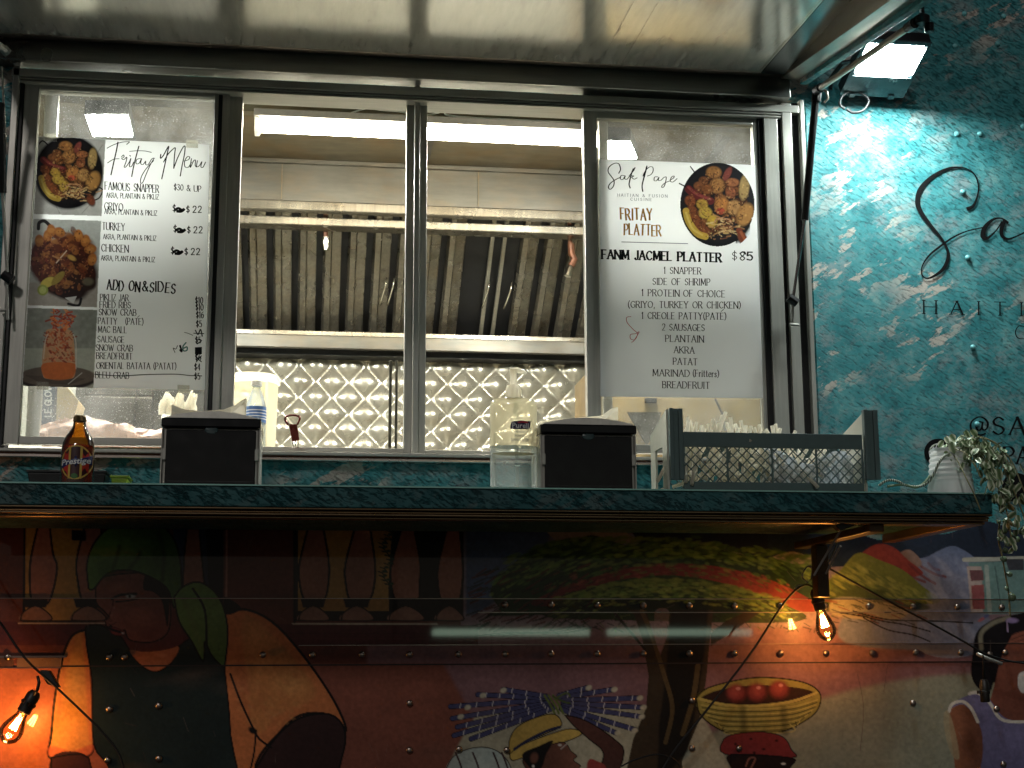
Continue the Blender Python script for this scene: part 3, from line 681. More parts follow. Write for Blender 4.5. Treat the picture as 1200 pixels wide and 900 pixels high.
cv.poly([(650,704),(760,702),(900,704),(925,717),(780,718),(650,718)], (22,32,24), .75, sm=False, soft=2)
for k in range(520):
    t = rs.random(); x = 575+t*385; yc_ = 650+((x-785)/150)**2*16
    y = rs.gauss(yc_, 7); cv.blob(x, y, rs.uniform(3,8), rs.uniform(1.0,2.2), rs.choice([(110,146,44),(84,126,40),(60,96,36),(130,158,54),(40,70,30)]), .5, (x-785)*.003)
for k in range(200):
    x = rs.uniform(640,930); y = 664+((x-782)/150)**2*24+rs.uniform(-3,12); cv.blob(x, y, rs.uniform(2,6), rs.uniform(.8,1.8), rs.choice([(84,122,40),(70,34,28),(54,84,32),(150,70,50)]), .5, (x-782)*.004)
for k in range(260):
    x = rs.uniform(650,925); y = 684+((x-785)/140)**2*24+rs.uniform(0,22); cv.blob(x, y, rs.uniform(2,6), rs.uniform(.8,1.8), rs.choice([(126,160,50),(96,134,44),(150,170,60)]), .45, (x-785)*.003)
for k in range(150):      # leaf fringes trailing left and below
    x = rs.uniform(560,700); y = rs.uniform(660,735); 
    if y > 640+(700-x)*.2: cv.stroke([(x,y),(x-rs.uniform(6,16),y+rs.uniform(3,8))], rs.uniform(1,2.2), rs.choice([(24,32,28),(36,46,34),(90,34,30)]), .8, sm=False)
for k in range(120):
    x = rs.uniform(640,1010); y = rs.uniform(718,738); cv.stroke([(x,y),(x-rs.uniform(-12,12),y+rs.uniform(2,6))], rs.uniform(1,2), rs.choice([(28,30,26),(40,50,30),(96,110,40)]), .7, sm=False)
for x0 in (560,575,590): cv.stroke([(x0,745),(x0+40,741),(x0+70,742),(x0+110,734)], 1.2, (30,20,24))
# --- trunk
cv.poly([(735,715),(743,720),(753,750),(760,792),(757,830),(742,866),(724,950),(806,950),(799,893),(820,843),(828,793),(831,758),(836,715),(786,715),(782,745),(774,768),(768,752),(757,715)], (64,50,32), sm=False, soft=1)
cv.poly([(786,715),(830,715),(826,760),(818,820),(806,880),(770,920),(772,850),(780,790)], (30,24,18), sm=False, soft=3)
cv.stroke([(752,716),(764,745),(778,790),(788,830),(780,870)], 5, (110,88,48), .7); cv.stroke([(818,780),(812,820),(800,860)], 6, (122,98,50), .5)
cv.poly([(833,757),(862,738),(890,718),(872,718),(850,728),(833,742)], (54,42,30), sm=False)
cv.stroke([(720,718),(745,748),(755,760)], 3, (44,34,26)); cv.poly([(768,716),(784,716),(780,742),(774,764),(768,748)], (150,124,134), .45)
# --- cane carrier
for a_, b_ in (((528,828),(642,820)),((530,842),(642,824)),((536,852),(644,826)),((532,862),(646,828)),((552,866),(648,830)),((560,814),(640,818)),((590,808),(640,816)),
               ((655,815),(688,806)),((656,818),(718,808)),((660,821),(748,818)),((660,824),(752,829)),((660,827),(752,840)),((658,829),(744,855)),((658,831),(722,859))):
    cv.stroke([a_, b_], 6.4, (20,20,30), sm=False); cv.stroke([a_, b_], 5.0, (64,66,112), sm=False)
    L = math.hypot(b_[0]-a_[0], b_[1]-a_[1]); n = int(L/20)+1
    for k in range(1, n+1):
        t = (k-.4)/n; x, y = a_[0]+(b_[0]-a_[0])*t, a_[1]+(b_[1]-a_[1])*t; cv.stroke([(x+.6,y-2.6),(x-.6,y+2.6)], 1.1, (196,190,196), sm=False)
for x, y in ((590,809),(566,815),(548,829),(540,840),(690,806),(720,808),(750,818),(754,829),(752,840),(744,856),(724,859)): cv.blob(x, y, 4.2, 3.2, (196,188,160), 1, -.4)
for dx in (0,5,10): cv.stroke([(638+dx,815),(645+dx,826),(650+dx,836)], 2.6, (104,120,48))
cv.stroke([(652,818),(664,812),(668,816)], 2.2, (84,104,44)); cv.stroke([(648,816),(660,822),(668,824)], 2, (74,96,40))
cv.poly([(597,884),(597,868),(606,852),(628,841),(650,837),(658,850),(640,860),(620,868),(604,880)], (200,164,52), line=(30,22,14), lw=1.2)
cv.poly([(597,884),(610,874),(640,862),(668,854),(682,860),(660,870),(635,876),(612,888),(600,891)], (210,174,60), line=(30,22,14), lw=1.2)
cv.stroke([(603,878),(618,868),(640,857),(656,852)], 3.4, (30,40,78))
cv.poly([(616,900),(613,889),(632,878),(655,870),(664,872),(669,880),(676,886),(672,891),(680,897),(678,902),(682,908),(672,916),(660,930),(630,935)], (92,52,40), col2=(128,78,58), ang=0, line=(24,14,12), lw=1)
cv.poly([(612,884),(632,874),(648,868),(640,884),(634,900),(622,900)], (24,18,18)); cv.blob(626,888,5,7,(120,72,54),1,.2); cv.stroke([(664,872),(657,878)], 1, (200,190,180)); cv.blob(656,873,2.6,1.4,(210,200,190)); cv.blob(625,898,1.6,2,(230,225,215))
cv.poly([(662,838),(680,842),(700,852),(722,868),(731,880),(724,905),(700,930),(684,925),(700,905),(707,882),(690,866),(672,850)], (98,56,46), line=(24,14,12), lw=1.4, col2=(70,40,34), ang=60)
cv.poly([(688,895),(700,892),(712,905),(705,950),(690,950)], (150,50,44))
cv.poly([(520,910),(530,888),(548,878),(570,876),(588,884),(600,904),(604,950),(520,950)], (172,186,178), line=(40,36,36), lw=1.2)
for x in (536,556,580,590): cv.stroke([(x-2,882),(x+6,905),(x+8,940)], 2.2, (66,40,44))
# --- fruit basket
cv.poly([(816,818),(830,806),(870,796),(900,794),(935,798),(955,806),(962,818),(955,836),(930,852),(905,860),(865,862),(838,852),(820,836)], (150,140,50), line=(24,20,12), lw=1.6)
cv.poly([(822,818),(845,808),(888,803),(935,806),(955,812),(948,818),(925,824),(880,828),(838,826)], (52,30,24))
for k, (x, y) in enumerate(((838,812),(863,812),(887,811),(913,808))):
    if k: cv.blob(x, y, 12.5, 11.5, (120,34,30)); cv.blob(x-1, y-1, 10, 9, (164,62,50), .8, 0, 1.2); cv.blob(x+2,y-5,3,2,(220,150,140),.7)
cv.stroke([(820,819),(850,826),(888,827),(928,822),(957,812)], 3.2, (188,172,74))
for k in range(11):
    y = 829+k*2.9; ins = k*k*.32
    cv.stroke([(822+ins,y-3),(850,y+1.5),(890,y+2),(930,y-1),(958-ins,y-9)], 1.2, (40,34,16) if k % 2 else (196,182,84), .8)
for x in (870,918): cv.stroke([(x,830),(x+2,858)], 8, (30,26,14), .5, soft=5)
cv.poly([(848,866),(862,860),(895,858),(918,864),(927,878),(928,888),(850,884)], (136,34,34), line=(22,12,12), lw=1.2)
for x, y in ((862,872),(880,866),(895,878),(910,868),(884,882)): cv.blob(x, y, 2, 1.6, (60,14,16))
cv.poly([(856,884),(928,888),(926,900),(930,912),(920,950),(866,950),(858,905)], (40,22,20), line=(16,10,10), lw=1); cv.stroke([(874,898),(878,889),(885,889),(880,900)], 2, (140,84,68)); cv.blob(918,895,3,1.4,(220,210,200))
for pth in ([(1005,790),(1012,830),(1008,880)],[(1040,780),(1036,810)]): cv.stroke(pth, 1, (90,60,60), .5)
# --- right hills, house
cv.poly([(1062,668),(1088,652),(1110,641),(1122,641),(1140,652),(1152,668),(1150,760),(1075,760)], (96,116,156), col2=(140,140,160), soft=1)
cv.poly([(1040,655),(1052,649),(1064,644),(1074,650),(1080,662),(1060,668)], (140,116,104), soft=.5)
cv.poly([(1060,668),(1120,672),(1150,700),(1150,756),(1000,756),(990,720)], (118,128,158), soft=3)
cv.poly([(1010,652),(1018,642),(1032,637),(1048,642),(1064,656),(1082,672),(1060,676),(1030,668)], (148,52,44), soft=.5)
for (x0, y0, x1, y1) in ((1050,664,1084,682),(1066,662,1096,684),(1080,664,1108,676),(1088,660,1100,668)): cv.stroke([(x0,y0),((x0+x1)/2,(y0+y1)/2+2),(x1,y1)], 3, (120,44,46), .8)
cv.poly([(962,690),(985,668),(1005,648),(1030,656),(1058,668),(1080,686),(1102,704),(1080,708),(1040,702),(990,712),(962,712)], (126,138,36), soft=1, col2=(96,112,34), ang=90)
cv.poly([(962,700),(990,684),(1040,694),(1090,712),(1040,718),(962,716)], (58,72,34), .8, soft=3)
cv.poly([(975,704),(1000,700),(1060,712),(1050,726),(980,722)], (176,168,140), .8, soft=2)
for k in range(240):
    t = rs.random(); x = 975+t*115; y = 662+abs(t-.25)*48+rs.uniform(0,22)
    if y < 706: cv.blob(x, y, rs.uniform(4,10), rs.uniform(1,2.4), rs.choice([(150,162,48),(96,116,38),(172,178,66),(70,92,34)]), .4, .5)
for k in range(60): cv.blob(rs.uniform(1085,1145), rs.uniform(650,750), rs.uniform(6,16), rs.uniform(2,5), rs.choice([(150,164,196),(90,104,140),(176,178,196)]), .22, .9)
for k in range(46):
    x = rs.uniform(965,1080); y = rs.uniform(700,728); cv.stroke([(x,y),(x+rs.uniform(6,14),y+rs.uniform(2,5))], 1.3, rs.choice([(30,34,26),(140,60,44),(60,70,40)]), .7, sm=False)
for pth in ([(985,718),(1010,722),(1035,728),(1060,732),(1090,740)],[(1000,716),(1040,726),(1100,728),(1140,730)],[(1012,724),(1040,738),(1070,744),(1090,752)]): cv.stroke(pth, 1.6, (30,28,30))
cv.poly([(1135,659),(1262,655),(1262,720),(1155,720),(1140,700)], (98,140,138), sm=False, soft=2)
cv.stroke([(1130,656),(1262,653)], 5, (176,180,168), sm=False)
cv.poly([(1133,664),(1150,664),(1152,718),(1138,718)], (178,164,160), sm=False); cv.poly([(1136,668),(1152,668),(1153,680),(1138,681)], (110,70,76), sm=False); cv.poly([(1138,686),(1153,685),(1154,714),(1140,714)], (150,76,80), sm=False)
cv.stroke([(1156,664),(1160,718)], 5, (150,170,164), sm=False); cv.stroke([(1166,664),(1174,716)], 1.2, (60,90,90), sm=False); cv.poly([(1178,655),(1200,655),(1200,668),(1182,668)], (60,64,74), sm=False)
# --- woman at the right
cv.poly([(1140,766),(1144,742),(1160,728),(1185,721),(1262,718),(1262,840),(1180,830),(1166,800),(1160,810),(1146,806),(1138,790)], (22,20,26), soft=.6)
cv.stroke([(1150,760),(1150,742),(1164,730),(1182,724)], 5, (176,176,150), .55, soft=2); cv.blob(1186,727,8,3.4,(150,130,190),.9); cv.stroke([(1180,728),(1181,740)], 1.6, (170,150,200))
cv.blob(1150,726,5,2,(190,90,100),.8,-.5); cv.blob(1156,722,4,2,(70,90,160),.8,-.5)
cv.poly([(1172,775),(1182,752),(1196,740),(1262,735),(1262,850),(1190,850),(1150,836),(1160,820),(1166,800)], (142,78,56), col2=(118,62,46), ang=90)
for y in (744,749,754): cv.stroke([(1186,y),(1200,y-5)], 1.1, (60,30,26), .7)
cv.poly([(1194,790),(1204,788),(1206,808),(1198,812),(1193,804)], (210,206,200))
cv.poly([(1112,836),(1122,826),(1140,830),(1152,852),(1158,900),(1158,950),(1128,950),(1118,890)], (150,88,52), col2=(96,54,40), ang=0)
cv.poly([(1132,816),(1146,812),(1160,820),(1176,840),(1200,845),(1262,843),(1262,950),(1152,950),(1152,880),(1148,850),(1130,826),(1114,830),(1120,822)], (112,106,150), col2=(90,86,128), ang=90)
for pth in ([(1112,834),(1116,825),(1128,822),(1138,830),(1146,846)],[(1136,813),(1146,812),(1160,824),(1172,842),(1190,846),(1210,845),(1250,843)]): cv.stroke(pth, 3.6, (208,202,190))
cv.poly([(1106,838),(1112,834),(1120,860),(1124,888),(1116,886),(1108,862)], (168,150,110), .7)
# --- woman at the left
cv.poly([(100,738),(84,746),(72,775),(64,820),(60,862),(57,886),(74,889),(103,886),(110,870),(108,820),(106,780),(106,745)], (214,140,40), line=(20,14,12), lw=3, soft=.5)
cv.poly([(60,874),(58,886),(80,889),(104,885),(109,872),(84,880)], (206,84,36), .8, soft=2); cv.stroke([(100,745),(104,800),(107,865)], 7, (204,96,40), .6, soft=4); cv.stroke([(86,752),(74,790),(66,850)], 6, (208,110,44), .5, soft=4)
cv.poly([(60,888),(104,888),(100,950),(64,950)], (66,32,30), line=(16,10,10), lw=2)
cv.poly([(262,720),(286,714),(318,728),(352,764),(386,812),(404,848),(402,858),(386,838),(352,838),(326,860),(300,895),(296,950),(262,950),(262,800)], (204,112,36), line=(20,14,12), lw=3)
cv.poly([(285,722),(320,745),(350,780),(370,815),(330,835),(300,860),(290,800)], (196,124,44), .7, soft=6)
for (x, y, a_, b_, c_, al_) in ((300,745,22,20,(232,150,60),.5),(340,800,26,18,(226,160,70),.5),(284,800,12,40,(150,74,30),.4),(88,800,12,46,(240,180,70),.5),(190,830,50,50,(36,60,58),.4),(140,770,14,30,(40,66,62),.4)): cv.blob(x, y, a_, b_, c_, al_, 0, .8)
for k in range(60): cv.blob(rs.uniform(280,350), rs.uniform(770,850), rs.uniform(3,7), rs.uniform(2,4), rs.choice([(204,140,60),(190,100,40)]), .25, .6)
cv.poly([(300,900),(322,866),(350,842),(386,837),(404,856),(400,890),(376,950),(300,950)], (56,30,30), line=(16,10,10), lw=2.4)
cv.stroke([(270,790),(282,822),(296,852),(304,866),(318,876)], 2.6, (18,14,14)); cv.stroke([(300,856),(298,880),(294,900)], 2.2, (18,14,14)); cv.blob(296,856,6,4,(18,14,14),1,.6)
cv.poly([(100,735),(116,732),(140,745),(152,762),(166,780),(184,787),(202,775),(210,757),(235,745),(258,762),(266,810),(270,860),(272,950),(134,950),(128,900),(110,872),(108,800),(102,760)], (26,42,42), line=(14,14,14), lw=2)
cv.poly([(152,762),(172,764),(208,757),(202,774),(184,786),(167,780)], (190,108,60)); cv.blob(190,768,6,3,(206,130,80),.6)
cv.poly([(144,744),(150,700),(195,700),(214,745),(208,757),(184,763),(160,762)], (92,40,36))
cv.poly([(112,686),(122,676),(150,672),(180,672),(196,690),(200,720),(196,742),(180,752),(160,752),(150,748),(146,738),(140,744),(134,741),(130,733),(126,736),(124,729),(131,727),(122,716),(113,706)], (158,84,64), line=(24,12,12), lw=1.8, col2=(112,54,44), ang=0)
cv.blob(165,722,16,14,(176,98,74),.5,0,.9); cv.blob(138,688,12,7,(178,104,80),.5,-.2,.9); cv.blob(176,742,16,8,(90,42,36),.5,-.3,.9); cv.stroke([(133,704),(130,716),(125,727),(130,732),(136,729)], 1.6, (50,20,20)); cv.stroke([(134,712),(130,724)], 2.4, (190,116,92), .6)
cv.poly([(128,737),(134,735),(141,738),(147,741),(140,745),(132,743)], (140,48,44), line=(40,14,14), lw=.8)
cv.poly([(126,700),(132,710),(138,726),(130,732),(124,728),(130,722)], (150,80,66), .7, soft=1)
cv.stroke([(131,702),(142,697),(160,696)], 3, (18,10,12)); cv.blob(153,699,6,2,(196,190,186)); cv.blob(152,699,2,2,(16,10,12)); cv.stroke([(136,705),(150,704),(162,701)], 2, (18,10,12))
cv.stroke([(126,735),(132,738),(142,741)], 3, (20,8,10)); cv.blob(144,742,2,1,(200,180,180))
cv.poly([(172,672),(190,676),(198,700),(196,735),(190,705),(180,694),(168,690)], (20,14,18))
cv.poly([(104,690),(102,660),(112,634),(134,614),(160,608),(184,612),(204,632),(212,664),(212,700),(204,712),(196,690),(176,676),(150,668),(126,672),(110,690)], (104,158,66), line=(18,20,14), lw=2.2, col2=(60,104,46), ang=0)
cv.blob(150,640,30,18,(130,180,84),.45,-.3,.9); cv.blob(186,650,14,26,(44,84,38),.5,.2,.9); cv.blob(124,668,12,14,(60,110,48),.5,0,.9)
for pth in ([(132,668),(138,650),(140,640)],[(150,668),(160,656),(164,648)],[(190,680),(192,650),(186,625)]): cv.stroke(pth, 5, (36,62,32), .6, soft=3)
cv.poly([(204,700),(214,688),(232,682),(250,692),(262,712),(267,742),(264,775),(262,782),(248,768),(240,752),(238,775),(225,752),(210,728)], (104,146,62), line=(18,22,14), lw=2.2, col2=(74,110,48), ang=40)
cv.stroke([(226,690),(240,715),(242,755)], 3, (20,34,20)); cv.stroke([(214,698),(226,730),(236,762)], 6, (96,120,60), .5, soft=4)
cv.poly([(262,700),(276,706),(282,714),(266,720)], (16,14,16))
for k in range(260):
    x, y = rs.uniform(-60,1260), rs.uniform(605,940); c_ = rs.choice([(150,130,120),(30,22,22),(90,60,50)])
    cv.stroke([(x,y),(x+rs.uniform(-14,14),y+rs.uniform(2,16))], rs.uniform(.5,1.0), c_, rs.uniform(.08,.25), sm=False)
for k in range(26):
    x, y = rs.uniform(-40,1240), rs.uniform(780,930); cv.blob(x, y, rs.uniform(20,60), rs.uniform(6,18), rs.choice([(150,120,100),(60,34,28)]), .10, rs.uniform(-.3,.3), .8)
cv.noise(.12, 3, 4); cv.noise(.16, 34, 5); cv.noise(.12, 90, 9)
# teal print shows above the wavy upper edge at the right
edge = lambda x: 622+8*math.sin((x-1000)*.03)+4*math.sin(x*.075)
for j in range(cv.w):
    x = cv.XX[0, j]
    if x > 1000: cv.keep[cv.YY[:, j] < edge(x), j] = False
mural = cv.build('painted_mural', M_mural, -.0012, truck, dim=.98, label='painted market scene of women with baskets and cane under a wide tree')
# ================================================================== INSIDE THE TRUCK
def top(mb, name, mat, label, cat, org=None, group=None, **k):
    return tag(mb.build(name, mat, None, org=org, **k), label, cat, group)
# range hood
YH = 1.30; hx0, hx1 = X(262,250,YH)-.5, X(705,250,YH)+.6
hood = empty('range_hood', (hx0, YH, Z(480,252,YH)), 'wide steel range hood with baffle filters over the quilted back panel inside the truck', 'range hood')
zf = lambda y, Y=YH: Z(480, y, Y)
part(MB().box(hx0, hx1, YH, YH+.012, zf(240), ZC-.001), 'front_panel', M_hood, hood)
part(MB().box(hx0, hx1, YH-.014, YH-.0005, zf(196.5,YH-.014), zf(193.5,YH-.014)), 'trim_bar', M_hood, hood)
for px in (330, 560): part(MB().box(X(px,200,YH), X(px,200,YH)+.003, YH-.0065, YH-.0002, zf(239), zf(197)), 'panel_joint', M_grime, hood)
part(MB().box(hx0, hx1, YH-.02, YH+.012, zf(251,YH-.02), zf(240,YH-.02)), 'front_lip', M_baf, hood, bevel=.003)
part(MB().box(hx0, hx1, YH+.03, YH+.09, Z(480,268,YH+.03), Z(480,258.5,YH+.03)), 'inner_rail', M_baf, hood, bevel=.003)
# baffle filters: slope from a low back edge up to the front
YB, YF = 1.93, 1.52; zb0 = Z(480, 391, YB); zf0 = Z(480, 250, YF)
sl_ = Vector((0, YF-YB, zf0-zb0))
def slope(x, t, n):   # t along slope, n along its normal (towards the viewer)
    nn = Vector((0, -sl_.z, sl_.y)).normalized(); nn = nn if nn.y < 0 else -nn
    return Vector((x, YB, zb0)) + sl_*t + nn*n
part(MB().hexa([slope(hx0,-.05,-.03), slope(hx1,-.05,-.03), slope(hx1,1.2,-.03), slope(hx0,1.2,-.03)], [slope(hx0,-.05,-.02), slope(hx1,-.05,-.02), slope(hx1,1.2,-.02), slope(hx0,1.2,-.02)]), 'filter_back', M_rubber, hood)
bw = .0795; n = int((hx1-hx0)/bw); rb = random.Random(5)
xg = X(574, 330, 1.7)
for i in range(n):
    x = hx0+i*bw; w = bw*.74
    if abs(x+w/2-xg) < .05: continue
    b = MB()
    P = [(0,-.008),(.008,.006),(w*.42,.008),(w*.5,-.002),(w,-.006)]
    vs = [slope(x+u, -.02, h) for u, h in P]+[slope(x+u, 1.15, h) for u, h in P]
    b.add(vs, [(k, k+1, k+6, k+5) for k in range(4)]); b.add([slope(x+w*.96, -.02, -.019), slope(x+w, -.02, .0), slope(x+w, 1.15, .0), slope(x+w*.96, 1.15, -.019)], [(0,1,2,3)])
    part(b, 'baffle', M_baf, hood)
for xx in (xg-.012, xg+.028):
    part(MB().hexa([slope(xx,-.02,.0), slope(xx+.012,-.02,.0), slope(xx+.012,1.15,.0), slope(xx,1.15,.0)], [slope(xx,-.02,.016), slope(xx+.012,-.02,.016), slope(xx+.012,1.15,.016), slope(xx,1.15,.016)]), 'filter_frame', M_steel, hood)
m_chr = MATS_chr = steel('bright_wire', (205,200,185), .2)
for px, dx in ((568, 1), (594, 1), (448, 1), (457, 1)):
    x = X(px, 345, 1.75); t0, t1 = .28, .50
    h = [slope(x, t0, .014), slope(x-.006, t0+.03, .038), slope(x, (t0+t1)/2, .044), slope(x+.008, t1-.03, .038), slope(x+.012, t1, .014)]
    part(MB().tube([Vector(p) for p in smooth(h, False, 4)], .0032, 6), 'filter_handle', m_chr, hood, smooth=True)
# grease trough and dark gap under it
part(MB().box(hx0, hx1, YB-.05, 2.0, Z(480,398,YB-.05), Z(480,390,YB-.05)), 'trough', M_baf, hood, bevel=.003)
part(MB().box(hx0, hx1, YB-.075, YB-.06, Z(480,411,YB-.075), Z(480,395,YB-.075)), 'trough_lip', M_hood, hood, bevel=.004)
part(MB().box(hx0, hx1, YB-.02, 2.0, Z(480,418.5,YB-.02), Z(480,398.5,YB-.05)), 'dark_gap', M_rubber, hood)
# fire suppression nozzles
for px, y0, y1, bent in ((381.5,247,279,0),(668,258,290,1)):
    Yn = 1.40; p0 = at(px, y0, Yn); p1 = at(px, y1, Yn)
    nz = strut([p0+Vector((0,0,.03)), p1], .0075, 'nozzle_pipe', M_rust, hood)
    if bent:
        q = [at(669,286,Yn), at(670,298,Yn), at(673,304,Yn), at(669,312,Yn)]; strut(q, .011, 'nozzle_elbow', M_rust, nz)
        strut([at(669,312,Yn), at(665,324,Yn)], [.008,.012], 'nozzle_tip', m_chr, nz)
    else: strut([at(382,278,Yn), at(382,285,Yn), at(382,293,Yn)], [.010,.011,.006], 'nozzle_tip', m_chr, nz)
# quilted splash wall: embossed diamond relief
YQ = 1.99; q0, q1 = X(200,470,YQ), X(790,470,YQ); zq0, zq1 = Z(480,640,YQ), Z(480,404,YQ)
dw, dh = .112, .110
ox = X(312,427,YQ); oz = Z(312,427,YQ)
st = .0066; nx = int((q1-q0)/st); nz_ = int((zq1-zq0)/st)
gx, gz = np.meshgrid(q0+np.arange(nx+1)*st, zq0+np.arange(nz_+1)*st)
u = (gx-ox)/dw+(gz-oz)/dh; v = (gx-ox)/dw-(gz-oz)/dh
du = np.abs(u-np.round(u)); dv = np.abs(v-np.round(v))
cu, cv_ = np.minimum(du,.5)*2, np.minimum(dv,.5)*2
hgt = (cu*(2-cu))**.7*(cv_*(2-cv_))**.7
dent = np.array([[noise.noise(Vector((x*3.1, z*3.1, 4))) for x in gx[0]] for z in gz[:,0]])
rsn = np.random.RandomState(2); 
YY = YQ-.019*hgt*(1+.45*dent)-.008*dent
verts = np.stack([gx, YY, gz], -1).reshape(-1,3)
idx = np.arange((nx+1)*(nz_+1)).reshape(nz_+1, nx+1)
qd = np.stack([idx[:-1,:-1], idx[:-1,1:], idx[1:,1:], idx[1:,:-1]], -1).reshape(-1,4)
me = bpy.data.meshes.new('quilted_panel'); me.from_pydata((verts-np.array(wl(truck))).tolist(), [], qd.tolist()); me.materials.append(M_quilt); me.shade_smooth()
qo = bpy.data.objects.new('quilted_panel', me); C.objects.link(qo); qo.parent = truck
qo['label'] = 'steel splash panel pressed into a diamond quilt'
# tube light
YT = .78; zt0, zt1 = Z(480,163.5,YT), Z(480,148.0,YT); tx0, tx1 = X(303,150,YT), X(704,165,YT)
tl = empty('tube_light', ((tx0+tx1)/2, YT, zt1+.02), 'long lit tube light under the ceiling of the truck', 'light')
part(MB().box(tx0-.012, tx1+.02, YT-.03, YT+.05, zt1+.001, Z(480,134.5,YT-.03)), 'housing', plain('light_housing', (120,114,104), .5), tl, bevel=.002)
tb = MB(); zc = (zt0+zt1)/2; rt = (zt1-zt0)/2*.86
tb.tube([(tx0+.004,YT,zc),(tx1,YT,zc)], rt, 14); part(tb, 'tube', M_tube, tl, smooth=2)
part(MB().box(tx0-.010, tx0+.003, YT-.02, YT+.02, zt0-.002, zt1), 'end_cap', M_white, tl)
part(MB().box(hx0, hx1, YT+.07, YT+.10, ZC-.03, ZC-.001), 'ceiling_rail', M_grime)
part(MB().tube([Vector(p) for p in smooth([at(410,133,.8), at(430,127,.8), at(448,129,.8), at(470,131,.8), at(500,135,.8), at(520,131,.8), at(540,137,.8), at(700,145,.8)], False, 5)], .0025, 6), 'ceiling_wire', M_white, truck, smooth=True)
for px, py in ((418,121),(505,124)): part(MB().box(X(px,py,.7), X(px,py,.7)+.03, .70, .715, ZC-.004, ZC-.0005), 'ceiling_clip', M_rust)
# two cold white lamps behind the fixed panes
for pts, lab in ((((101,137),(149,137),(155,160.5),(109,159.5)), 'cold white lamp shining above the fritay menu, behind dusty glass'), (((711,167),(738,168),(746,186),(713,186)), 'cold white lamp above the platter board, partly hidden by the window stile')):
    P = [at(px, py, .42 if i < 2 else .76) for i, (px, py) in enumerate(pts)]; c = sum(P, Vector())/4
    e = empty('work_lamp', c, lab, 'lamp', 'cold lamps inside the truck')
    part(MB().prism([c+(p-c)*1.08+Vector((0,0,.004)) for p in P], (0,0,.035)), 'lamp_case', M_blackm, e)
    part(MB().prism(P, (0,0,.003)), 'lamp_face', M_panel, e)
# cabinets behind the fixed panes
cab = empty('steel_cabinet', (X(160,500,.7), .75, .86), 'dark speckled steel cabinet behind the glass under the fritay menu', 'cabinet')
ca0, ca1 = X(86,480,.7), X(262,480,.7); zct = Z(150,452,.7)
part(MB().box(ca0, ca1, .72, 1.2, .87, zct+.25), 'body', M_darkst, cab)
for x0, x1, y0, y1 in ((98,158,452,463),(98,158,465,520),(160,178,452,463),(160,178,465,520),(181,230,452,520)):
    part(MB().box(X(x0,480,.71), X(x1,480,.71), .712, .7195, Z(150,y1,.71), Z(150,y0,.71)), 'door_panel', M_darkst, cab, bevel=.002)
cab2 = empty('steel_cabinet', (X(800,500,.7), .75, .86), 'tan steel cabinet with a recessed latch behind the glass under the platter board', 'cabinet')
part(MB().box(X(712,480,.75), X(930,480,.75), .76, 1.22, .87, Z(780,415,.75)), 'body', plain('tan_steel', (150,128,92), .4, metal=.5, vs=14, var=.2), cab2)
part(MB().box(X(757,470,.74), X(771,470,.74), .748, .76, Z(764,471,.74), Z(764,465.5,.74)), 'latch', M_blackm, cab2, bevel=.002)
part(MB().prism([at(735,483,.745), at(775,483,.745), at(770,505,.745), at(758,522,.745)], (0,.004,0)), 'dark_label', M_darkst, cab2)
part(MB().tube([at(838,467,.74), at(846,484,.74), at(850,505,.74)], .003, 6), 'hose', M_blackm, cab2)
# glove box, paper parcel, bucket, water bottle on the inner ledge
ZL = ZS+.005
part(MB().box(WX0, WX1, .05, .42, ZL-.03, ZL-.006), 'inner_ledge', M_steel)
gbx = empty('glove_box', at(62,511,.16), 'blue grey box of disposable gloves standing behind the glass', 'box')
part(MB().prism([at(42,512,.14), at(63,508,.14), at(65,440,.14), at(46,440,.14)], (0,.10,0)), 'carton', plain('carton_blue', (76,90,112), .6), gbx)
part(MB().prism([at(65,500,.13), at(84,498,.13), at(92,470,.13), at(68,440,.13)], (0,.09,0)), 'side_flap', plain('carton_buff', (196,176,128), .7), gbx)
ik = Ink(.1385)
def vtext(ik, txt, x, y0, y1, h, w):   # reads upwards
    n = len(txt); sub = Ink(ik.Y); 
    ws = [(.45 if c == ' ' else G[c][0])+.2 for c in txt]; tot = sum(ws); cur = 0
    for c, wd in zip(txt, ws):
        if c != ' ':
            for s_ in G[c][1]:
                pts = [tuple(map(float, p.split(','))) for p in s_.lstrip('~').split()]
                Q = [(x+h*(1-gy)-h, y0+(y1-y0)*(cur+gx*(wd-.2))/tot) for gx, gy in pts]
                ik.ribbon(smooth(Q, False, 4) if s_[0] == '~' and len(Q) > 2 else Q, lambda t, d: w)
        cur += wd
vtext(ik, 'LE GLOVES', 60, 488, 443, 7.5, 1.5)
ik.build('printed_words', M_whiteink, gbx)
ik = Ink(.1385); vtext(ik, 'VINYL', 48, 474, 457, 3.6, .8); ik.build('side_print', M_whiteink, gbx)
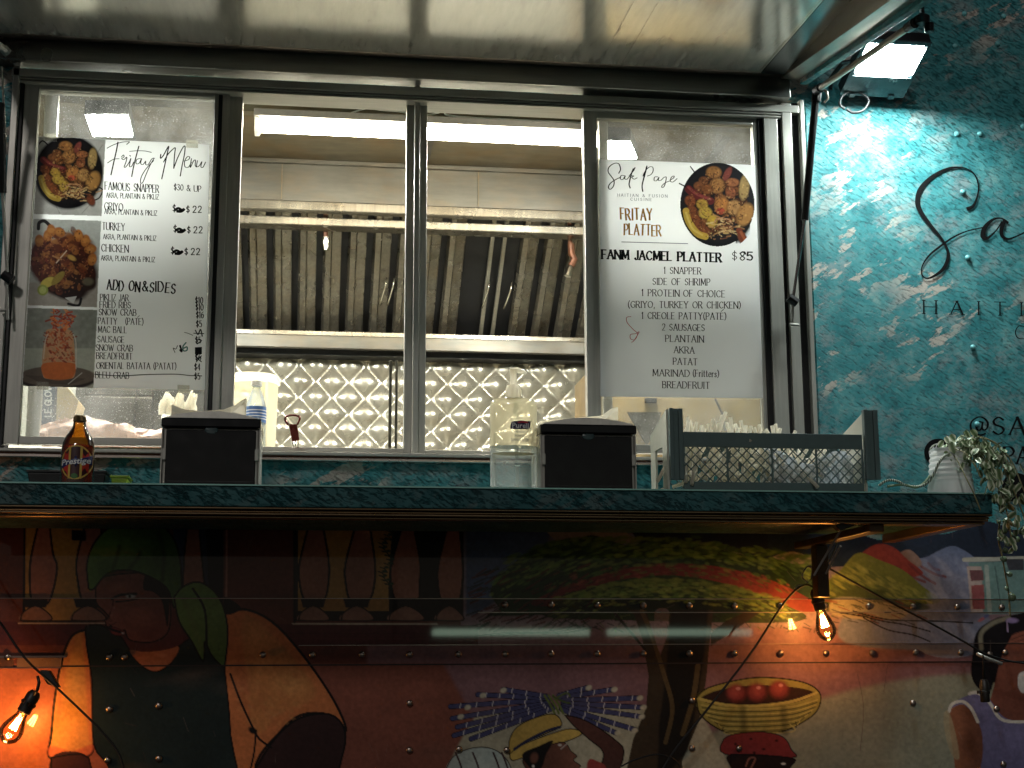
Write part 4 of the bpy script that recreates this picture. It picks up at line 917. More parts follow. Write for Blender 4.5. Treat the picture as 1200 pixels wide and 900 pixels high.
def crumple(name, px0, px1, pt, pb, Y0, Y1, mat, label, cat, seed=1, topf=None, group=None, par=None):
    """folded sheet of paper or foil: a creased height field with real depth"""
    a, b = X(px0, (pt+pb)/2, Y0), X(px1, (pt+pb)/2, Y0); z0, z1 = Z((px0+px1)/2, pb, Y0), Z((px0+px1)/2, pt, Y0)
    rr = random.Random(seed); NX, NZ = 44, 14; vs = []; fs = []
    for j in range(NZ+1):
        for i in range(NX+1):
            u_, w_ = i/NX, j/NZ; tf = topf(u_) if topf else math.sin(math.pi*u_)**.5
            hh = (z1-z0)*tf; ang = w_*math.pi
            nv = noise.noise(Vector((u_*9, w_*5, seed)))*.012+abs(noise.noise(Vector((u_*22, w_*9, seed+5))))*.008
            y = Y0+(Y1-Y0)*(1-math.cos(ang))/2; z = z0+hh*math.sin(ang)**.7+nv*(math.sin(ang))
            vs.append((a+(b-a)*u_+nv*.5, y-nv, z))
    for j in range(NZ):
        for i in range(NX): k = j*(NX+1)+i; fs.append((k, k+1, k+NX+2, k+NX+1))
    mb = MB(); mb.add(vs, fs)
    if par: return part(mb, name, mat, par, smooth=2)
    return top(mb, name, mat, label, cat, org=((a+b)/2, (Y0+Y1)/2, z0), smooth=2, group=group)
M_parcel = plain('parcel_paper', (225,180,158), .6, vs=25, var=.18)
crumple('paper_parcel', 40, 215, 488, 517, .07, .16, M_parcel, 'crumpled pinkish paper parcel lying behind the glass by the glove box', 'parcel', 3, lambda u: (.55+.45*math.sin(math.pi*min(1,u*1.5)))*(1 if u < .9 else max(0.05, (1-u)*10)))
M_tissue = plain('tissue', (238,232,218), .8, var=.02); translucent(M_tissue, .7, (238,232,218))
crumple('tissue_wad', 186, 228, 457, 486, .24, .30, M_tissue, 'crumpled white tissue behind the glass above the napkin box', 'tissue', 9, lambda u: .6+.4*math.sin(9*u)**2)
# bucket
yb_ = .24; cx = X(296,480,yb_); rb_ = abs(X(327,450,yb_)-cx); zt_ = Z(300,441,yb_); k_ = ZL
bk = empty('storage_bucket', (cx, yb_, ZL), 'translucent white plastic bucket with lid on the ledge behind the napkin box', 'bucket')
part(MB().lathe([(rb_*.90, ZL),(rb_*.97, zt_-.022),(rb_*.965, zt_-.02)], (cx,yb_,0), 40), 'body', M_bucket, bk, smooth=2)
part(MB().lathe([(rb_*.97, zt_-.020),(rb_*1.05, zt_-.018),(rb_*1.05, zt_-.010),(rb_*1.0, zt_-.009),(rb_*1.0, zt_-.003),(rb_*.95, zt_),(0, zt_)], (cx,yb_,0), 40), 'lid', M_bucket, bk, smooth=2)
for px in (310,): part(MB().box(X(px,480,.13), X(px,480,.13)+.006, .135, .139, ZL, zt_-.03), 'rib', M_bucket, bk)
yw = .12; cx = X(300,480,yw); zz = lambda y: Z(300,y,yw); r_ = abs(X(312,480,yw)-cx)
wb = empty('water_bottle', (cx, yw, zz(540)), 'clear bottle with a blue label in front of the translucent bucket', 'bottle')
part(MB().lathe([(r_*.96, max(ZL, zz(540))),(r_, zz(520)),(r_, zz(478)),(r_*.9, zz(472)),(r_*.55, zz(460)),(r_*.36, zz(454)),(r_*.36, zz(450))], (cx,yw,0), 30), 'body', M_clear, wb, smooth=2)
part(MB().lathe([(r_*.55, zz(452.5)),(r_*.55, zz(447)),(0, zz(447))], (cx,yw,0), 20), 'cap', M_white, wb, smooth=2)
part(MB().lathe([(r_*1.015, zz(496)),(r_*1.02, zz(477.5))], (cx,yw,0), 30), 'label_band', plain('blue_label', (70,110,170), .5, var=.2, vs=200), wb, smooth=2)
ikc = MB()
for yy in (482,485.5,489,492): ikc.lathe([(r_*1.03, zz(yy+.5)),(r_*1.03, zz(yy-.5))], (cx,yw,0), 30)
part(ikc, 'label_lines', M_whiteink, wb, smooth=2)
# bottle opener stuck in the sash
yo = -.02
bo = empty('bottle_opener', at(346,522,yo), 'red bottle opener with an open oval head standing on the sill', 'bottle opener')
hd = [at(*p, yo) for p in smooth([(338,498),(334,492),(336,488),(343,486.5),(350,488),(351,492),(348,498)], False, 5)]
M_op = plain('red_metal', (120,44,30), .3, metal=.4)
part(MB().tube(hd, .0022, 8), 'head', M_op, bo, smooth=True)
part(MB().prism([at(338.5,497,yo-.002), at(348,497,yo-.002), at(351,516,yo-.002), at(342,517,yo-.002)], (0,.005,0)), 'handle', M_op, bo, bevel=.001)
for k in range(3): part(MB().tube([at(343+k*3,516,yo), at(343.5+k*3,524,yo)], .0011, 6), 'prong', m_chr, bo, smooth=True)

# ================================================================== COUNTER
YC = -.47; zc_ = Z(570,571,YC); zcb = Z(570,596.5,YC); zct2 = Z(570,609.5,YC)
cx1 = X(1163,590,YC); cx0 = X(-120,590,YC); yc1 = -.03
ctr = empty('serving_counter', ((cx0+cx1)/2, YC, zct2), 'long teal wrapped serving counter with a ribbed metal edge below the windows', 'counter')
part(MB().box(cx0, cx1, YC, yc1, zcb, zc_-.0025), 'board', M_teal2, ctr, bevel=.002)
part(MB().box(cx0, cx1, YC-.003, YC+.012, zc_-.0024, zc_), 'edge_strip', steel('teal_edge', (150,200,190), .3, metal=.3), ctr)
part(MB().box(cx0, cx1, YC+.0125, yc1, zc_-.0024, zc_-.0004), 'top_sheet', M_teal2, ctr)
M_trim = steel('counter_trim', (140,118,92), .28, (.03,1,1), 90, .2, .04)
hh = (zcb-zct2)/4
for k, dy in enumerate((0, .006, .001, .008)):
    part(MB().box(cx0, cx1-.004*k, YC+.001+dy, YC+.03, zcb-hh*(k+1)+.0006, zcb-hh*k-.0004), 'edge_rib', M_trim, ctr, bevel=.0015)
part(MB().box(cx1-.03, cx1-.002, YC+.031, yc1, zct2+.002, zcb-.0005), 'end_rail', steel('end_rail_metal', (150,120,90), .35), ctr, bevel=.0015)
part(MB().box(X(1015,600,YC+.05), cx1-.031, YC+.05, YC+.09, zct2+.004, zcb-.0005), 'under_rail', M_trim, ctr)
for xb in (X(952,640,-.14), X(-200,640,-.14)):
    br = part(MB().box(xb, xb+.028, -.44, -.03, zct2-.012, zct2+.0015), 'bracket', M_wood, ctr, bevel=.002)
    part(MB().box(xb+.004, xb+.028, -.15, -.118, Z(960,700,-.14), zct2-.013), 'bracket_leg', M_wood, br, bevel=.002)
# latch arm under the counter at the right
arm = part(MB().hexa([at(978,614,-.44), at(1018,600,-.44), at(1018,610,-.44), at(985,622,-.44)], [p+Vector((0,.02,0)) for p in (at(978,614,-.44), at(1018,600,-.44), at(1018,610,-.44), at(985,622,-.44))]), 'latch_arm', M_blackm, ctr, bevel=.001)
for a_, b_ in (((987,618),(954,674)),((985,640),(968,672))): strut([at(*a_,-.42), at(*b_,-.33)], .0022, 'latch_wire', M_alu, arm, 6)

# ================================================================== THINGS ON THE COUNTER
def pz(px, Y): return zc_
M_lid = steel('satin_lid', (225,222,212), .4, metal=.25)
def napkin_box(px0, px1, ptop, Y0, label, seed):
    x0, x1 = X(px0, 530, Y0), X(px1, 530, Y0); w = x1-x0; c = (x0+x1)/2; h = Z((px0+px1)/2, ptop, Y0)-zc_; D = .125
    e = empty('napkin_dispenser', (c, Y0+D/2, zc_), label, 'napkin dispenser', 'napkin dispensers on the counter')
    part(MB().box(x0+.003, x1-.003, Y0+.004, Y0+D, zc_, zc_+h*.86), 'body', M_alu, e, bevel=.003)
    part(MB().box(x0+.008, x1-.008, Y0, Y0+.0035, zc_+.001, zc_+h*.83), 'face_plate', M_blackpl, e, bevel=.0015)
    part(MB().box(x0, x1, Y0-.004, Y0+D+.003, zc_+h*.865, zc_+h), 'lid_rim', M_blackpl, e, bevel=.002)
    part(MB().box(x0+.012, x1-.012, Y0-.0006, Y0-.0001, zc_+h*.06, zc_+h*.075), 'face_seam', M_rubber, e)
    for sx in (x0+.0015, x1-.0015): part(MB().box(sx-.0012, sx+.0012, Y0+.001, Y0+.10, zc_+.001, zc_+h*.85), 'side_flange', M_alu, e, bevel=.0004)
    # thumb notch
    mb = MB(); mb.lathe([(0,-.0006),(.010,-.0006),(.011,.0)], (c, Y0-.0003, zc_+h*.83), 20, sy=.6, axis=Matrix(((1,0,0),(0,0,1),(0,-1,0))))
    part(mb, 'thumb_notch', plain('notch_%d' % seed, (50,70,72), .3), e, smooth=2)
    # arched lid
    mb = MB(); n = 18; A = [Vector((x0+.004+(w-.008)*k/n, Y0-.002, zc_+h+.0005+.012*math.sin(math.pi*k/n)**.8)) for k in range(n+1)]
    mb.prism(A, (0, D, 0)); part(mb, 'lid', M_lid, e)
    for sx in (x0+.006, x1-.006): part(MB().box(sx-.003, sx+.003, Y0-.003, Y0+.002, zc_+h*.38, zc_+h*.55), 'side_clip', M_alu, e, bevel=.0008)
    # napkin curling out of the slot
    mb = MB(); rr = random.Random(seed); n = 26; vs = []
    prof = NAP[seed]
    for j, yy in enumerate((Y0+.035, Y0+.05, Y0+.065)):
        for k in range(n+1):
            u_ = k/n; f = u_*(len(prof)-1); i = min(int(f), len(prof)-2); t = f-i; px_, py_ = prof[i][0]*(1-t)+prof[i+1][0]*t, prof[i][1]*(1-t)+prof[i+1][1]*t
            p = at(px_, py_, yy); vs.append((p.x, yy+.004*math.sin(7*u_), p.z if j == 1 else p.z-.010-.004*math.sin(5*u_)))
    for j in range(2):
        for k in range(n): q_ = j*(n+1)+k; mb.f.append((q_, q_+1, q_+n+2, q_+n+1))
    mb.v = [Vector(v) for v in vs]
    for k in range(n+1): mb.v.append(Vector((vs[k][0], vs[k][1]+.002, zc_+h-.004)))
    b0 = 3*(n+1)
    for k in range(n): mb.f.append((k, b0+k, b0+k+1, k+1))
    part(mb, 'napkin', M_tissue, e, smooth=2)
    return e
NAP = {1: [(201,474),(215,479),(235,481.5),(262,480),(276,475),(288,466.5),(289,468)], 2: [(632,494),(648,491),(675,489.5),(705,487),(716,479),(724,477.5),(724.5,479)]}
napkin_box(188, 305, 490.5, -.44, 'black and steel napkin dispenser beside the beer bottle', 1)
napkin_box(633, 746, 498, -.44, 'black and steel napkin dispenser between the hand sanitizer and the plastic crate', 2)

# beer bottle
yb2 = -.42; cx = X(91,540,yb2); zz = lambda y: Z(91,y,yb2); r_ = abs(X(110.5,540,yb2)-X(71.3,540,yb2))/2
bb = empty('beer_bottle', (cx, yb2, zc_), 'stubby amber beer bottle with a round red and blue label', 'bottle')
prof = [(r_*.86, zc_),(r_, zc_+.004),(r_, zz(531)),(r_*.99, zz(526)),(r_*.93, zz(519)),(r_*.78, zz(512)),(r_*.56, zz(506)),(r_*.42, zz(501)),(r_*.37, zz(496)),(r_*.37, zz(493)),(r_*.33, zz(493))]
part(MB().lathe(prof, (cx,yb2,0), 40), 'glass', M_beer, bb, smooth=2)
part(MB().lathe([(r_*.84, zc_+.003),(r_*.93, zc_+.006),(r_*.93, zz(523)),(0, zz(522))], (cx,yb2,0), 32), 'beer', glass('beer_liquid', (.80,.42,.05), 0, .3, .12, (.75,.42,.06)), bb, smooth=2)
mb = MB(); n = 21; capr = abs(X(99,490,yb2)-X(84,490,yb2))/2; vs = []
for z_, rr_ in ((zz(494), capr*1.02), (zz(490), capr*.97), (zz(487.4), capr*.86), (zz(487), 0)):
    for k in range(42): an = 2*math.pi*k/42; q_ = rr_*(1+(.05 if k % 2 else -.03)*(1 if z_ < zz(489) else .3)); mb.v.append(Vector((cx+q_*math.cos(an), yb2+q_*math.sin(an), z_)))
for i in range(3):
    for k in range(42): a_ = i*42+k; b_ = i*42+(k+1) % 42; mb.f.append((a_, b_, b_+42, a_+42))
part(mb, 'crown_cap', plain('cap_gold', (90,72,40), .35, metal=.7), bb)
def on_cyl(cx, cy, r, px, py, cpx, pw, Y, yaw0=-.07):    # photo offset -> point wrapped on a cylinder
    s_ = max(-.98, min(.98, (px-cpx)/pw)); an = math.asin(s_)
    return Vector((cx+r*math.sin(an+0), cy-r*math.cos(an), Z(cpx, py, Y)))
def wrap_poly(pts, off, name, mat, par, cx, cy, r, cpx, pw, Y, sm=True):
    P = smooth(pts, True, 5) if sm else np.array(pts, float)
    mb = MB(); c = P.mean(0); n = len(P); R_ = 4
    for k in range(1, R_+1):
        for p in P: q_ = c+(p-c)*k/R_; mb.v.append(on_cyl(cx, cy, r+off, q_[0], q_[1], cpx, pw, Y))
    mb.v.append(on_cyl(cx, cy, r+off, c[0], c[1], cpx, pw, Y)); ci = len(mb.v)-1
    for i in range(n): mb.f.append((i, (i+1) % n, ci))
    for k in range(R_-1):
        for i in range(n): mb.f.append((k*n+i, (k+1)*n+i, (k+1)*n+(i+1) % n, k*n+(i+1) % n))
    return part(mb, name, mat, par, smooth=True)
W_ = dict(cx=cx, cy=yb2, r=r_, cpx=91, pw=19.6, Y=yb2)
el = lambda x, y, a, b, n=14: [(x+a*math.cos(2*math.pi*k/n), y+b*math.sin(2*math.pi*k/n)) for k in range(n)]
lab = wrap_poly(el(92,544,18,20), .0003, 'label', plain('label_gold', (206,170,80), .4), bb, **W_)
wrap_poly(el(92,544,16.2,18.2), .0005, 'label_field', plain('label_dark', (60,18,24), .4), lab, **W_)
wrap_poly([(78,532),(85,528),(84,562),(78,552)], .0007, 'label_red', plain('label_red_ink', (190,50,40), .4), lab, sm=False, **W_)
wrap_poly([(97,527),(106,532),(106,556),(97,561)], .0007, 'label_red', MATS['label_red_ink'], lab, sm=False, **W_)
wrap_poly([(83.5,526),(86,526),(86,563),(83.5,563)], .0008, 'label_stripe', MATS['label_gold'], lab, sm=False, **W_)
wrap_poly([(96.5,526),(99,526),(99,563),(96.5,563)], .0008, 'label_stripe', MATS['label_gold'], lab, sm=False, **W_)
wrap_poly(el(91,560,4,3), .0008, 'label_crest', plain('label_green', (60,110,50), .5), lab, **W_)
wrap_poly([(75,540),(92,536.5),(109,535),(109,546),(92,549),(75,551)], .0010, 'label_band', plain('label_blue', (30,40,96), .4), lab, sm=False, **W_)
def bent_font(txt, px0, px1, py, hpx, rise, par, W_, mat, off=.0013, name='label_word'):
    cu = bpy.data.curves.new('word', 'FONT'); cu.body = txt; cu.size = 1; cu.fill_mode = 'FRONT'; cu.resolution_u = 2; cu.offset = .02
    o = bpy.data.objects.new('word', cu); C.objects.link(o); dg = bpy.context.evaluated_depsgraph_get(); me = bpy.data.meshes.new_from_object(o.evaluated_get(dg)); bpy.data.objects.remove(o)
    xs = [v.co.x for v in me.vertices]; mn, mx_ = min(xs), max(xs)
    for v in me.vertices:
        u_ = (v.co.x-mn)/(mx_-mn); px_ = px0+(px1-px0)*u_; py_ = py-rise*u_-v.co.y*hpx
        px_ += v.co.y*1.2
        v.co = on_cyl(W_['cx'], W_['cy'], W_['r']+off, px_, py_, W_['cpx'], W_['pw'], W_['Y'])-wl(par)
    me.materials.append(mat); q_ = bpy.data.objects.new(name, me); C.objects.link(q_); q_.parent = par; WL[q_.name] = wl(par)
bent_font('Prestige', 75.5, 107.5, 547.5, 9.5, 3, lab, W_, M_whiteink)

# hand sanitizer pump
ysn = -.40; cx = X(602,520,ysn); zz = lambda y: Z(602,y,ysn); r_ = abs(X(629.5,520,ysn)-X(574.5,520,ysn))/2
hs = empty('hand_sanitizer', (cx, ysn, zc_), 'clear pump bottle of hand sanitizer with white pump head', 'sanitizer bottle')
zl = zz(524)
part(MB().lathe([(r_*.95, zc_),(r_, zc_+.004),(r_, zl)], (cx,ysn,0), 44, sy=.62), 'lower_body', M_clear, hs, smooth=2)
part(MB().lathe([(r_, zl+.0002),(r_*1.0, zz(478)),(r_*.97, zz(472)),(r_*.85, zz(468.5)),(r_*.35, zz(467)),(r_*.33, zz(466))], (cx,ysn,0), 44, sy=.62), 'upper_body', M_gel, hs, smooth=2)
part(MB().lathe([(r_*.9, zl-.012),(0, zl-.012)], (cx,ysn,0), 30, sy=.6), 'gel_level', M_gel, hs, smooth=2)
part(MB().tube([(cx+.006,ysn,zc_+.006),(cx+.004,ysn,zz(470))], .0028, 8), 'dip_tube', M_clear, hs, smooth=2)
M_cap = plain('pump_plastic', (240,234,215), .4, var=.02); translucent(M_cap, .6, (250,246,235))
pump = part(MB().lathe([(r_*.31, zz(467)),(r_*.33, zz(466)),(r_*.32, zz(456)),(r_*.29, zz(452)),(r_*.16, zz(451)),(r_*.14, zz(446)),(r_*.15, zz(438)),(r_*.17,zz(434)),(0, zz(432.5))], (cx,ysn,0), 24), 'pump', M_cap, hs, smooth=2)
part(MB().tube([at(598,435,ysn), at(606,434,ysn), at(613,435.5,ysn), at(617,438,ysn)], [.0058,.0052,.004,.003], 10), 'spout', M_cap, pump, smooth=2)
mb = MB()
for k in range(10): an = 2*math.pi*k/10; mb.box(cx+r_*.325*math.cos(an)-.0006, cx+r_*.325*math.cos(an)+.0006, ysn+r_*.325*math.sin(an)-.0006, ysn+r_*.325*math.sin(an)+.0006, zz(465), zz(457))
part(mb, 'cap_ribs', M_cap, pump)
class CylW(dict): pass
def wsan(px, py): 
    s_ = max(-.97, min(.97, (px-602)/27.5)); an = math.asin(s_); return Vector((cx+r_*1.004*math.sin(an), ysn-.62*r_*1.012*math.cos(an), Z(602,py,ysn)))
def flat_poly(pts, off, name, mat, par):
    P = np.array(pts, float); c = P.mean(0); n = len(P); mb = MB()
    mb.v = [wsan(*p)-Vector((0,off,0)) for p in P]+[wsan(*c)-Vector((0,off,0))]; mb.f = [(i,(i+1) % n,n) for i in range(n)]
    return part(mb, name, mat, par)
lg = flat_poly([(597,497),(608,495.5),(620,495.5),(619,503),(617,505),(604,505.5),(595.5,505.5)], .0004, 'logo', M_purple, hs)
flat_poly([(604,497.3),(610,496),(617,496.6),(616,498.4),(610,497.8),(605,498.6)], .0006, 'logo_arc', plain('logo_red', (190,40,60), .4), lg)
def san_font(txt, px0, px1, py, hpx, mat, par, name='printed_words', off=.0009):
    cu = bpy.data.curves.new('word', 'FONT'); cu.body = txt; cu.size = 1; cu.fill_mode = 'FRONT'; cu.resolution_u = 2; cu.offset = .01
    o = bpy.data.objects.new('word', cu); C.objects.link(o); dg = bpy.context.evaluated_depsgraph_get(); me = bpy.data.meshes.new_from_object(o.evaluated_get(dg)); bpy.data.objects.remove(o)
    xs = [v.co.x for v in me.vertices]; mn, mx_ = min(xs), max(xs)
    for v in me.vertices: v.co = wsan(px0+(px1-px0)*(v.co.x-mn)/(mx_-mn), py-v.co.y*hpx)-Vector((0,off,0))-wl(par)
    me.materials.append(mat); q_ = bpy.data.objects.new(name, me); C.objects.link(q_); q_.parent = par; WL[q_.name] = wl(par)
san_font('Purell', 598, 617.5, 504, 8.5, M_whiteink, lg)
san_font('HAND', 601, 614, 515, 5, M_greyink, hs); san_font('SANITIZER', 596.5, 618, 519.5, 5, M_greyink, hs); san_font('Advanced', 602, 612, 509.5, 2.6, M_greyink, hs)
san_font('Kills 99.99% of germs', 597, 620, 541, 2.4, M_greyink, hs); san_font('354 mL', 600, 616, 547, 2.8, M_greyink, hs)
mb = MB(); mb.tube([wsan(607.5+3.6*math.cos(2*math.pi*k/18), 528+3.6*math.sin(2*math.pi*k/18))-Vector((0,.0006,0)) for k in range(19)], .0004, 4); part(mb, 'seal_ring', M_greyink, hs); san_font('T', 606, 609, 530, 4.2, M_greyink, hs)

# plastic crate with straws
YK = -.44; kx0, kx1 = X(783,540,YK), X(1030,520,YK); KD = .135
kt, krl, kzb = Z(790,478,YK), Z(900,507,YK), zc_+.0005
M_crate = plain('crate_plastic', (78,98,97), .42, var=.06)
M_crin = plain('crate_lit_inner', (176,178,164), .5, var=.05)  # paler copy of the crate plastic, light on the inside put into colour
cr = empty('straw_crate', ((kx0+kx1)/2, YK+KD/2, zc_), 'dark green plastic crate with diamond mesh sides full of wrapped straws', 'crate')
x_a, x_b = X(803,540,YK), X(1012,540,YK)
part(MB().box(x_a-.001, x_b+.001, YK+.004, YK+.009, Z(900,524.5,YK), krl), 'top_rail', M_crate, cr, bevel=.001)
part(MB().box(x_a-.001, x_b+.001, YK+.004, YK+.009, kzb, Z(900,565,YK)), 'bottom_rail', M_crate, cr, bevel=.001)
for px in (802, 853.5, 906, 958, 1012): part(MB().box(X(px,540,YK)-.0014, X(px,540,YK)+.0014, YK+.0035, YK+.008, Z(900,565,YK)-.0002, Z(900,524.5,YK)+.0002), 'mesh_post', M_crate, cr)
def lattice(xa, xb, za, zb, Y, pitch, r=.0011, dirx=True, fx=None):
    mb = MB(); H = zb-za; Wd = xb-xa; n = int((Wd+H)/pitch)+1
    for k in range(n):
        for sgn in (1, -1):
            s0 = k*pitch
            # line x - x0 = z (45 deg) clipped
            pts = []
            x_s = s0-H; t0 = max(0, -x_s); t1 = min(H, Wd-x_s)
            if t1-t0 < .002: continue
            if sgn == 1: p0, p1 = (x_s+t0, t0), (x_s+t1, t1)
            else: p0, p1 = (x_s+t0, H-t0), (x_s+t1, H-t1)
            if fx is None: mb.tube([(xa+p0[0], Y, za+p0[1]), (xa+p1[0], Y, za+p1[1])], r, 4)
            else: mb.tube([(fx, xa+p0[0], za+p0[1]), (fx, xa+p1[0], za+p1[1])], r, 4)
    return mb
za, zb = Z(900,565,YK), Z(900,524.5,YK)
lt = part(lattice(x_a, x_b, za, zb, YK+.006, .0170), 'mesh_panel', M_crate, cr); lt['kind'] = 'stuff'
lt = part(lattice(x_a, x_b, za, zb, YK+KD-.006, .0170), 'mesh_panel', M_crate, cr); lt['kind'] = 'stuff'
part(MB().box(x_a, x_b, YK+KD-.009, YK+KD-.004, zb, krl), 'back_rail', M_crate, cr)
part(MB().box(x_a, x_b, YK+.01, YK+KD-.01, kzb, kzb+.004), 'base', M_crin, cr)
# corner posts
for px0, px1, py in ((785,801,478),(1013.5,1030,480)):
    p0, p1 = X(px0,520,YK), X(px1,520,YK); wv = (p1-p0)
    po = part(MB().box(p0, p0+wv*.30, YK-.002, YK+.010, Z(px0,562,YK), Z(px0,py,YK)), 'corner_post', M_crate, cr, bevel=.0012)
    part(MB().box(p0+wv*.31, p0+wv*.66, YK+.002, YK+.010, Z(px0,562,YK), Z(px0,py+.5,YK)), 'post_groove', M_crate, po)
    part(MB().box(p0+wv*.67, p1, YK-.002, YK+.010, Z(px0,562,YK), Z(px0,py,YK)), 'post_flange', M_crate, po, bevel=.0012)
# end panels: frame round a hand hole, top edge dropping to the back
def endpanel(xp, hole, mat):
    zt = kt-.001; zh = krl-.012; th_ = .004
    fz = lambda y: zt-(.028)*max(0, (y-.012)/(KD-.012))
    def q(ya, yb, z0, z1a, z1b): return MB().hexa([(xp,YK+ya,z0),(xp+th_,YK+ya,z0),(xp+th_,YK+yb,z0),(xp,YK+yb,z0)], [(xp,YK+ya,z1a),(xp+th_,YK+ya,z1a),(xp+th_,YK+yb,z1b),(xp,YK+yb,z1b)])
    if not hole: part(q(.011, KD, kzb, fz(.011), fz(KD)), 'end_panel', mat, cr, bevel=.001); return
    e1 = part(q(.011, .044, kzb, fz(.011), fz(.044)), 'end_panel', mat, cr); 
    part(q(.0441, KD-.036, krl-.022, fz(.044), fz(KD-.036)), 'panel_bar', mat, e1)
    part(q(KD-.0359, KD, kzb, fz(KD-.036), fz(KD)), 'panel_bar', mat, e1)
    part(q(.0441, KD-.036, kzb, kzb+.012, kzb+.012), 'panel_bar', mat, e1)
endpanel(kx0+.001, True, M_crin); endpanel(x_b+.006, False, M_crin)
# straws
sm = MB(); sm.tube([(0,0,-.06),(0,0,.06)], .0034, 7); sme = bpy.data.meshes.new('straw')
o_ = sm.build('straw', M_tissue); sme = o_.data; bpy.data.objects.remove(o_); sme.shade_smooth()
tip = [(767,500,0),(773,490,0),(806,500,1),(812,502,0),(816,496,.2),(822,500,.3),(830,498,-.5),(836,492,-.4),(842,496,.2),(846,488,.5),(850,484,.6),(856,490,-.2),(862,498,-.4),(868,494,-.3),(874,500,.4),(884,502,-.6),(890,499,-.5),(905,500,-.4),(909,498,-.3),(914,503,.3),(800,496,.3),(826,503,.5),(858,500,.7),(880,503,.2),(838,503,.9),(898,504,-.9),(808,494,-.2),(852,497,-.1),(866,503,.5),(820,505,-.8)]
rs = random.Random(11); ns = 0
ORD = 'first second third fourth fifth sixth seventh eighth ninth tenth eleventh twelfth thirteenth fourteenth fifteenth sixteenth seventeenth eighteenth nineteenth twentieth twenty-first twenty-second twenty-third twenty-fourth twenty-fifth twenty-sixth twenty-seventh twenty-eighth twenty-ninth thirtieth'.split()
for k in range(64):
    o = bpy.data.objects.new('straw', sme); C.objects.link(o)
    if k < len(tip):
        px, py, ln = tip[k]; Y = YK+.03+rs.random()*.08; p = at(max(px, 806), py, Y); d = Vector((ln*.6+rs.uniform(-.1,.1), rs.uniform(-.35,.35), 1)).normalized()
        o.location = p-d*.058
    else:
        d = Vector((rs.uniform(-1,1), rs.uniform(-.5,.5), rs.uniform(.25,.8))).normalized(); o.location = (rs.uniform(x_a+.05, x_b-.05), YK+.03+rs.random()*.07, kzb+.035+rs.random()*.02)
    z_ = o.location.z-abs(d.z)*.06
    if z_ < kzb+.006: o.location.z += kzb+.006-z_
    o.rotation_euler = d.to_track_quat('Z', 'Y').to_euler()
    WL[o.name] = o.location
    slab_ = 'white wrapped straw lying low behind the crate mesh, mostly hidden by the others'
    if k < len(tip):
        rank = sorted(t[0] for t in tip).index(tip[k][0])+sum(1 for t in tip[:k] if t[0] == tip[k][0])
        lean = 'leaning towards the flood lamp' if tip[k][2] > .25 else ('leaning towards the bottle' if tip[k][2] < -.25 else 'standing nearly upright')
        slab_ = 'wrapped straw %s, %s from the crate post beside the napkin dispenser' % (lean, ORD[rank])
    tag(o, slab_, 'straw', 'wrapped straws in the crate')
# plastic bag inside the crate
mb = MB()
def bag(px0, px1, pt, pb, seed, name='plastic_bag', label='', yb=None):
    a, b = X(px0,540,YK), X(px1,540,YK); z0, z1 = kzb+.005, Z((px0+px1)/2, pt, YK); vs = []; fs = []; NX, NZ = 30, 14
    for j in range(NZ+1):
        for i in range(NX+1):
            u_, w_ = i/NX, j/NZ; nv = noise.noise(Vector((u_*7, w_*5, seed)))*.014
            vs.append((a+(b-a)*u_, YK+.018+nv+.012*abs(w_-.5), z0+(z1-z0)*w_*(.8+.2*math.sin(3*u_+seed))))
    for j in range(NZ):
        for i in range(NX): k = j*(NX+1)+i; fs.append((k, k+1, k+NX+2, k+NX+1))
    n_ = len(vs); vs += [(v[0], v[1]+.05, v[2]) for v in vs]; fs += [tuple(q+n_ for q in reversed(f)) for f in fs]
    for i in range(NX): k = NZ*(NX+1)+i; fs.append((k, k+1, k+1+n_, k+n_))
    return top(MB().add(vs, fs), name, M_bag, label, 'plastic bag', org=((a+b)/2, YK+.04, kzb), smooth=2, group='clear bags of cutlery in the crate')
bag(906, 962, 520, 565, 2, label='clear plastic bag behind the crate mesh, next to the straws')
bag(964, 1004, 526, 565, 6, label='clear plastic bag at the far end of the crate, beside the solid end panel')
# flood of light hits these small sachets too
# pot and plant
yp = -.40; cx = X(1113,550,yp); zz = lambda y: Z(1113,y,yp); 
pt_ = empty('potted_plant', (cx, yp, zc_), 'trailing variegated plant in a white ribbed pot at the end of the counter', 'plant')
rp = abs(X(1139,560,yp)-cx)
pr_ = []; N = 9; zt_ = zz(527)
for k in range(N*4+1):
    t = k/(N*4); rr_ = rp*(1.02-.24*t); z_ = zc_+.0005+(zt_-zc_)*t
    if t > .30: rr_ += .0011*math.sin((t-.30)*N*2*math.pi)
    pr_.append((rr_, z_))
pr_ += [(rp*.74, zt_), (rp*.72, zt_-.01), (0, zt_-.012)]
part(MB().lathe(pr_, (cx,yp,0), 44), 'pot', plain('white_ceramic', (232,236,234), .4, var=.03), pt_, smooth=2)
lm = bpy.data.meshes.new('leaf')
a = NM('leaf_green'); g_ = a.n('TexCoord'); sx = a.n('SeparateXYZ'); a.l(g_.outputs['Object'], sx.inputs[0]); ab = a.n('Math', operation='ABSOLUTE'); a.l(sx.outputs[0], ab.inputs[0])
nz2 = a.noise(g_.outputs['Object'], 90, 3); ad = a.n('Math', operation='MULTIPLY_ADD'); a.l(nz2, ad.inputs[0]); ad.inputs[1].default_value = .0045; a.l(ab.outputs[0], ad.inputs[2])
a.set(Base_Color=a.ramp(ad.outputs[0], [(.0030, srgb((84,108,72))), (.0056, srgb((120,142,96))), (.0072, srgb((222,228,200)))]), Roughness=.45)
vs = []; L_ = .021
